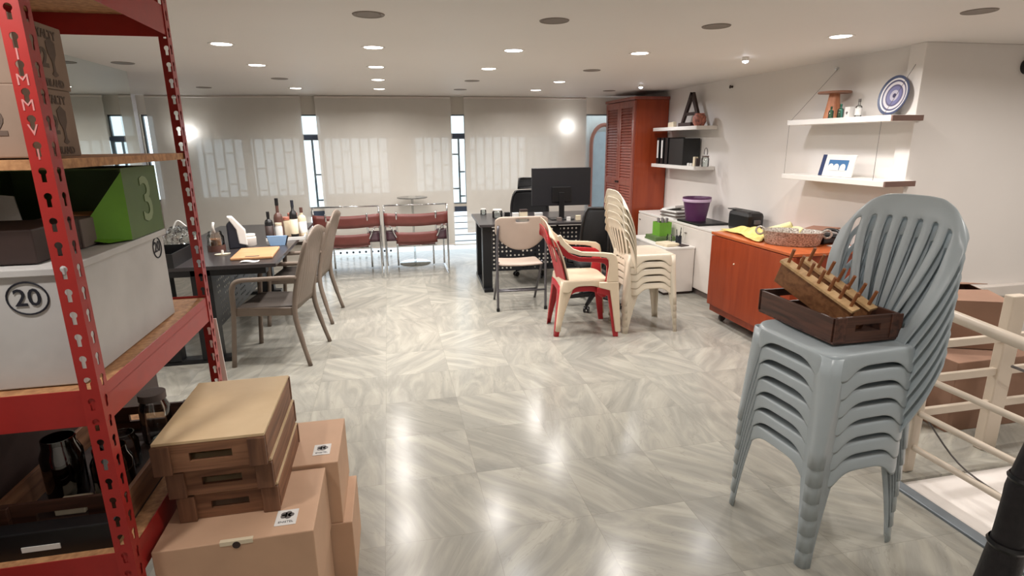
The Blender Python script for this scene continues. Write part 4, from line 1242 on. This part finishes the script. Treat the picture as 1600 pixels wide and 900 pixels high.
# things on far shelves
t = thing('letter_a', 'dark wooden letter A standing on the upper shelf beside the wardrobe', 'letter', (3.40, 6.15, 1.746))
b = MB()
b.prism([(.19, 0), (.235, 0), (.03, .37), (-.03, .37)], -.015, .015, 'x'); b.prism([(-.19, .0), (-.235, .0), (-.03, .37), (.03, .37)], -.015, .015, 'x')
b.box(-.013, .013, -.12, .12, .12, .155)
o = b.build('letter_body', M['dark'], t, bevel=.002)
tag(MB().box(-.06, .06, -.14, .14, 0, .04).build('dark_box', M['dark'], loc=(3.36, 6.12, 1.746), bevel=.003), 'flat dark box lying on the upper shelf below the letter A', 'box')
tag(MB().prism([(-.07, 0), (.07, 0), (.07, .05), (-.06, .06)], -.02, .02, 'x').build('cream_block', M['cream'], loc=(3.31, 6.42, 1.746), bevel=.003), 'small cream block left of the flat dark box on the upper shelf', 'ornament')
t = thing('clay_pot', 'small patterned terracotta pot at the right end of the shelf with the letter A', 'pot', (3.34, 5.86, 1.746))
MB().lathe([(0, 0), (.05, 0), (.072, .04), (.070, .09), (.05, .12), (.052, .13), (.046, .13), (.044, .12), (0, .11)], n=24, closed=True).build('pot_body', M['terracotta'], t, smooth=True)
for k, (y, lb) in enumerate(((6.66, 'leftmost black ring binder on the lower shelf beside the wardrobe, white spine label'), (6.55, 'second black ring binder from the left, white spine label, beside the wardrobe'), (6.44, 'third black ring binder from the left on the lower shelf, plain dark spine'))):
    t = thing('ring_binder', lb, 'binder', (3.36, y, 1.316), 0, 'black ring binders on the lower shelf')
    MB().box(-.1, .12, -.035, .035, 0, .31).build('cover', M['black'], t, bevel=.003)
    if k < 2: MB().box(-.102, -.1, -.018, .018, .07, .28).build('spine_label', M['paper'], t)
tag(MB().box(-.09, .12, -.17, .17, 0, .30).build('black_case', M['black'], loc=(3.36, 6.22, 1.316), bevel=.005), 'black document case at the right of the ring binders', 'case')
for k, (y, h, mm, lb) in enumerate(((5.96, .03, 'paper', 'tiny white ball-like cup at the left of the lower far shelf ornaments'), (5.90, .03, 'paper', 'second tiny white cup on the lower far shelf'))):
    t = tag(MB().lathe([(0, 0), (.014, 0), (.018, .02), (.012, h), (0, h)], n=14).build('tiny_cup', M[mm], loc=(3.30, y, 1.316), smooth=True), lb, 'cup', 'tiny white cups on the lower far shelf')
tag(MB().box(-.02, .02, -.02, .02, 0, .10).build('small_bottle_box', M['cream'], loc=(3.32, 5.85, 1.316), bevel=.002), 'small cream box between the tiny cups and the wire kettle', 'box')
tag(MB().box(-.02, .02, -.012, .012, 0, .085).build('dark_box', M['dark'], loc=(3.32, 5.80, 1.316), bevel=.002), 'narrow dark box beside the wire-handled jar on the lower far shelf', 'box')
t = jar('clear glass jar with a looped wire handle on the lower far shelf', (3.34, 5.68, 1.316), .04, .11, M['glass'], M['greyboard'], name='handled_jar')
MB().tube([(0, .035*math.cos(R(a)), .15+.045*math.sin(R(a))) for a in range(-30, 211, 15)], .004, 6).build('wire_handle', M['cable'], t, smooth='all')

# sideboard, pedestal
t = thing('sideboard', 'long low white sideboard along the right wall under the far shelves', 'cabinet', (3.30, 5.5, 0))
MB().box(-.18, .185, -1.05, 1.3, .06, .70).build('carcass', M['whitem'], t, bevel=.003)
MB().box(-.19, .187, -1.06, 1.3, .70, .725).build('top', M['white'], t, bevel=.003)
MB().box(-.16, .18, -1.03, 1.28, 0, .06).build('plinth', M['greyboard'], t)
for k in range(4):
    y0 = -1.04+k*.585
    d = MB().box(-.196, -.181, y0, y0+.578, .07, .69).build('door', M['whitem'], t, bevel=.002)
    MB().box(-.206, -.196, y0+.5, y0+.54, .62, .628).build('handle', M['greyboard'], d, bevel=.001)
t = thing('drawer_pedestal', 'low white cabinet behind the cream chair stack, in front of the sideboard', 'cabinet', (2.93, 5.72, 0))
MB().box(-.17, .165, -.38, .5, .03, .49).build('carcass', M['whitem'], t, bevel=.003)
MB().box(-.15, .15, -.36, .48, 0, .03).build('plinth', M['dark'], t)
MB().box(-.175, .168, -.385, .5, .49, .51).build('top', M['white'], t, bevel=.003)
tag(MB().box(-.19, .16, -.22, .24, 0, .022).build('dark_mat', M['black'], loc=(3.30, 5.55, .7255), bevel=.003), 'black flat tray under the purple bucket on the sideboard', 'tray')
t = thing('plastic_bucket', 'purple plastic bucket with a lilac rim on the black tray', 'bucket', (3.24, 5.62, .748))
MB().lathe([(0, 0), (.105, 0), (.145, .235), (.15, .235), (.152, .25), (.146, .25), (.14, .235), (.1, .01), (0, .01)], n=32, closed=True).build('bucket_body', M['purple'], t, smooth=True)
MB().lathe([(.1475, .205), (.1515, .235)], n=32, closed=True).build('rim_band', M['lilac'], t, smooth=True, solid=.003)
t = thing('paper_stack', 'stack of white papers and folders left of the purple bucket', 'papers', (3.24, 6.05, .7255), R(8))
for k in range(5):
    MB().box(-.12, .12, -.15, .15, .018*k, .018*k+.014, M4=Matrix.Rotation(R((k*37) % 14-7), 4, 'Z')).build('folder', M['paper'] if k % 2 == 0 else M['greyboard'], t, bevel=.002)
MB().box(-.10, .11, -.13, .13, .10, .125, M4=Matrix.Rotation(R(-12), 4, 'X')).build('open_booklet', M['paper'], t, bevel=.002)
t = thing('green_basket', 'bright green card box holding grey utensils, behind the cream chairs', 'box', (2.97, 5.86, .56), R(5))
b = MB(); b.box(-.075, .075, -.075, -.07, 0, .15); b.box(-.075, .075, .07, .075, 0, .15); b.box(-.075, -.07, -.07, .07, 0, .15); b.box(.07, .075, -.07, .07, 0, .15); b.box(-.07, .07, -.07, .07, 0, .004)
b.build('box_body', M['green'], t)
for k in range(6):
    a = k*1.1
    MB().tube([(math.cos(a)*.03, math.sin(a)*.03, .01), (math.cos(a)*.055, math.sin(a)*.05, .19)], [.006, .014], 8).build('utensil', M['cable'], t, smooth='all')
tag(MB().box(-.12, .13, -.14, .14, 0, .018).box(-.115, .12, -.135, .13, .018, .049).build('book_stack', [M['greend']], loc=(2.95, 5.86, .5105), bevel=.002), 'dark green flat books under the bright green box', 'books')
t = thing('pen_holder', 'small dark pen holder with pens and scissors on the low white cabinet', 'pen holder', (3.02, 5.56, .5105))
MB().lathe([(0, 0), (.032, 0), (.032, .085), (.028, .085), (.028, .005), (0, .005)], n=18, closed=True).build('cup', M['ink'], t, smooth=True)
for k in range(5):
    a = k*1.3
    MB().cyl((math.cos(a)*.01, math.sin(a)*.01, .01), (math.cos(a)*.025, math.sin(a)*.025, .13+.012*k), .004, 6).build('pen', M['paper'] if k % 2 else M['black'], t)
jar('clear drinking glass left of the pen holder', (2.93, 5.60, .5105), .03, .10, M['glass'], name='drinking_glass')
tag(MB().box(-.06, .06, -.05, .05, 0, .008).build('dark_wallet', M['dark'], loc=(2.99, 5.43, .5105), rot=(0, 0, R(20)), bevel=.002), 'flat dark wallet at the front of the low white cabinet', 'wallet')
tag(MB().box(-.08, .08, -.1, .1, 0, .03).build('envelope_stack', M['cream'], loc=(2.86, 5.50, .5105), rot=(0, 0, R(10)), bevel=.006), 'pale envelopes beside the dark wallet on the low white cabinet', 'papers')

# orange cabinet on casters
t = thing('cabinet_on_casters', 'orange-brown wooden cabinet on casters under the white shelves', 'cabinet', (3.12, 4.0, 0))
MB().box(-.30, .33, -.50, .54, .075, .775).build('carcass', M['orange'], t, bevel=.003)
MB().box(-.325, -.302, -.53, .55, .14, .77).build('front_panel', M['orange'], t, bevel=.002)
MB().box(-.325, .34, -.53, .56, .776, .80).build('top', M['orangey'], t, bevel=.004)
for sx in (-.24, .24):
    for sy in (-.42, .42):
        c = MB()
        c.cyl((sx, sy-.012, .03), (sx, sy+.012, .03), .03, 16); c.cyl((sx, sy, .03), (sx, sy, .075), .008, 8); c.box(sx-.02, sx+.02, sy-.02, sy+.02, .068, .075)
        c.build('caster', M['cable'], t, smooth=True)
MB().lathe([(0, 0), (.007, 0), (.007, .006), (0, .008)], n=10).build('knob', M['cream'], t, loc=(-.325, .18, .58), rot=(0, R(-90), 0))
# toaster
t = thing('toaster', 'black toaster with a side lever, behind the orange cabinet', 'toaster', (3.33, 4.86, .7255), R(0))
MB().box(-.09, .09, -.17, .17, .01, .21).build('toaster_body', M['black'], t, bevel=.04)
MB().box(-.05, -.02, -.13, .13, .205, .2115).box(.02, .05, -.13, .13, .205, .2115).build('bread_slot', M['blackm'], t)
MB().box(-.03, .03, -.195, -.17, .10, .14).build('lever', M['cable'], t, bevel=.005)
MB().box(-.06, .03, .10, .22, .205, .215).build('lid_flap', M['black'], t, bevel=.003)
# yellow cloths
def cloth(label, loc, w, d, h, seed, rz):
    t = thing('yellow_cloth', label, 'cloth', loc, rz, 'yellow cloths')
    random.seed(seed)
    ph = [random.uniform(0, 6) for _ in range(6)]
    def C(u, v):
        a = (u-.5)*2; e = (v-.5)*2
        r = 1-.5*(a*a+e*e)*.5
        z = h*max(0, (1-a*a*.8)*(1-e*e*.8))*(.55+.25*math.sin(a*7+ph[0])+.2*math.sin(e*8+a*3+ph[1]))
        return (a*w/2*(1+.12*math.sin(e*4+ph[2])), e*d/2*(1+.15*math.sin(a*5+ph[3])), .004+max(0, z))
    MB().grid(C, 30, 30).build('fabric', M['yellow'], t, smooth='all', solid=.004, off=1)
    return t
cloth('crumpled yellow cloth lying on the white sideboard beside the toaster', (3.14, 4.74, .726), .26, .36, .05, 2, 0)
cloth('long crumpled yellow cloth along the top of the orange cabinet, behind the glass dish', (3.02, 4.28, .801), .26, .60, .075, 5, R(-8))
c3 = cloth('bunched pale yellow rolled cloth behind the left handle of the glass dish', (3.12, 4.02, .801), .22, .30, .07, 9, 0)
for pts, rr_ in (([(-.08, .12, .05), (.0, .04, .09), (.03, -.03, .12)], .032), ([(.06, .0, .07), (.05, -.08, .09), (.06, -.13, .08)], .03)):
    MB().tube(smoothpath(pts, 4), rr_, 10, flat=.8).build('rolled_fold', M['paleyellow'], c3, smooth='all')
# crystal dish
t = thing('crystal_dish', 'oval cut-glass serving dish with curled handles on the orange cabinet', 'dish', (3.04, 3.82, .801), R(49))
MB().lathe([(0, 0), (.125, 0), (.135, .01), (.15, .085), (.155, .09), (.148, .09), (.14, .08), (.125, .012), (0, .008)], n=48, closed=True).build('dish_body', M['crystal'], t, smooth=True)
for ch in t.children: ch.scale = (.98, 1.45, 1.2)
for s in (-1, 1):
    MB().tube([(0, s*(.235+.03*math.cos(R(a))), .095+.03*math.sin(R(a))) for a in range(-160, 161, 20)] if s > 0 else [(0, s*(.235+.03*math.cos(R(a))), .095+.03*math.sin(R(a))) for a in range(-160, 161, 20)], .008, 8).build('handle', M['crystal'], t, smooth='all')
MB().box(-.0015, .0015, -.01, .01, 0, .0).build('x', M['crystal'], t) if False else None
# black press / pan and brown tray behind dish
t = thing('black_press', 'black sandwich press with a looped handle behind the glass dish', 'appliance', (3.33, 3.86, .801), R(6))
MB().box(-.09, .09, -.12, .12, 0, .07).build('press_body', M['black'], t, bevel=.015)
MB().tube(smoothpath([(-.06, -.06, .08), (-.06, -.11, .115), (-.06, -.20, .12), (-.06, -.225, .095), (-.06, -.2, .07), (-.06, -.11, .068)], 4), .012, 8).build('handle', M['black'], t, smooth='all')
tag(MB().box(-.05, .05, -.15, .15, 0, .012).build('brown_tray', M['tablewoodt'], loc=(3.38, 3.92, .89), rot=(R(-5), R(-12), 0), bevel=.003), 'brown tray lying tilted on top of the black press', 'tray')
tag(MB().box(-.07, .07, -.10, .10, 0, .005).build('paper_sheet', M['paper'], loc=(3.33, 3.60, .801), rot=(0, 0, R(10))), 'white paper sheet at the right of the glass dish', 'paper')

# ================================================================== RAILING, BOXES, POLE
t = thing('stair_railing', 'cream metal stair railing at the right, with round rails and a thick handrail', 'railing', (2.42, 2.05, 0))
MB().box(-.028, .028, -.03, .03, 0, .57).build('end_post', M['railp'], t, bevel=.008)
for z in (.495, .315, .135):
    r_ = MB().tube([(0, -.03, z), (0, -1.25, z)], .015, 12).build('rail', M['railp'], t, smooth=True)
    MB().lathe([(0, -.026), (.018, -.018), (.026, 0), (.018, .018), (0, .026)], n=16).build('ball_end', M['railp'], r_, loc=(-.04, 0, z), smooth='all')
    MB().box(.02, 1.7, .06, .085, z+.105, z+.145).build('rail', M['railp'], t, bevel=.004)
MB().box(.535, .63, .05, .10, 0, .84).build('post', M['railp'], t, bevel=.006)
MB().box(1.15, 1.21, .05, .10, 0, .66).build('post', M['railp'], t, bevel=.006)
MB().tube([(.10, .55, .835), (.04, 0, .82), (-.03, -.55, .80), (-.10, -1.2, .78)], .026, 14).build('handrail', M['railp'], t, smooth='all')
MB().box(.07, .13, .50, .56, 0, .83).build('post', M['railp'], t, bevel=.006)
t = thing('power_cable', 'thin grey cable draped over the stair railing rails', 'cable', (2.42, 1.9, .4))
MB().tube(smoothpath([(.0, .1, -.08), (.0, -.1, -.22), (.02, -.3, -.265), (.03, -.45, -.27)], 5), .004, 6).build('cable_line', M['cable'], t, smooth='all')
t = thing('power_cable', 'grey cable sagging across the thick rail post at the right edge', 'cable', (2.97, 2.0, .5))
MB().tube(smoothpath([(-.02, .04, .0), (.12, .02, -.05), (.3, 0, -.06), (.5, 0, -.03)], 5), .008, 6).build('cable_line', M['cable'], t, smooth='all')
GB = 'cardboard boxes behind the stair railing'
t = thing('open_cardboard_box', 'open brown cardboard box with raised flaps behind the stair railing', 'cardboard box', (3.2, 2.72, .42), R(-24), GB)
b = MB()
b.box(-.28, .28, -.24, -.234, 0, .28); b.box(-.28, .28, .234, .24, 0, .28); b.box(-.28, -.274, -.234, .234, 0, .28); b.box(.274, .28, -.234, .234, 0, .28); b.box(-.274, .274, -.234, .234, 0, .006)
b.build('box_body', M['cartonb'], t)
for (vs) in ([(-.28, -.24, .28), (.28, -.24, .28), (.26, -.03, .30), (-.27, -.04, .285)], [(-.28, .24, .28), (.28, .24, .28), (.28, .02, .325), (-.26, .03, .30)]):
    MB().add(vs, [(0, 1, 2, 3)]).build('flap', M['cartonb'], t, solid=.004)
tag(MB().box(-.33, .42, -.22, .3, 0, .415).build('cardboard_box', M['cartonb'], loc=(3.28, 2.52, 0), bevel=.004), 'closed brown cardboard box on the floor under the open one, behind the railing', 'cardboard box', GB)
tag(MB().box(-.16, .16, -.16, .16, 0, .36).build('cardboard_box', M['carton'], loc=(2.72, 2.78, 0), bevel=.004), 'pale cardboard box on the floor behind the grey chair stack', 'cardboard box', GB)
t = thing('padded_pole', 'black padded pole rising at the lower right corner beside the railing', 'pole', (2.04, 1.3, 0))
MB().tube(smoothpath([(-.02, 0, .0), (.0, 0, .2), (.02, 0, .42), (.06, 0, .62), (.09, 0, .80), (.12, 0, 1.0)], 5), [v*.86 for v in [.075, .073, .07, .068, .066, .063, .06, .06, .061, .062, .066, .064, .062, .06, .058, .055, .054, .054, .054, .055, .056, .057, .057, .056, .055, .05]], 16).build('padding', M['padding'], t, smooth='all')
for z, x in ((.22, .0), (.47, .028), (.70, .074)):
    MB().lathe([(.056, -.012), (.062, 0), (.056, .012)], (x, 0, z), 18, closed=True).build('strap_band', M['black'], t, smooth=True)
t = tag(MB().box(-.18, .18, -.3, .3, 0, .05).build('white_board', M['white'], loc=(2.33, 1.02, 0.0), rot=(0, 0, R(20)), bevel=.004), 'white board edge lying on the floor at the bottom right corner', 'board')
t = thing('wall_camera', 'small black round device on the wall at the right edge, near the ceiling', 'camera', (4.30, 3.30, 2.06))
MB().lathe([(0, 0), (.05, 0), (.05, .03), (.035, .06), (0, .07)], n=20).build('housing', M['black'], t, rot=(R(90), 0, 0), smooth=True)
t = thing('small_bottle', 'small black bottle on the floor ledge right of the grey chair backs', 'bottle', (3.75, 3.14, .0)) if False else None
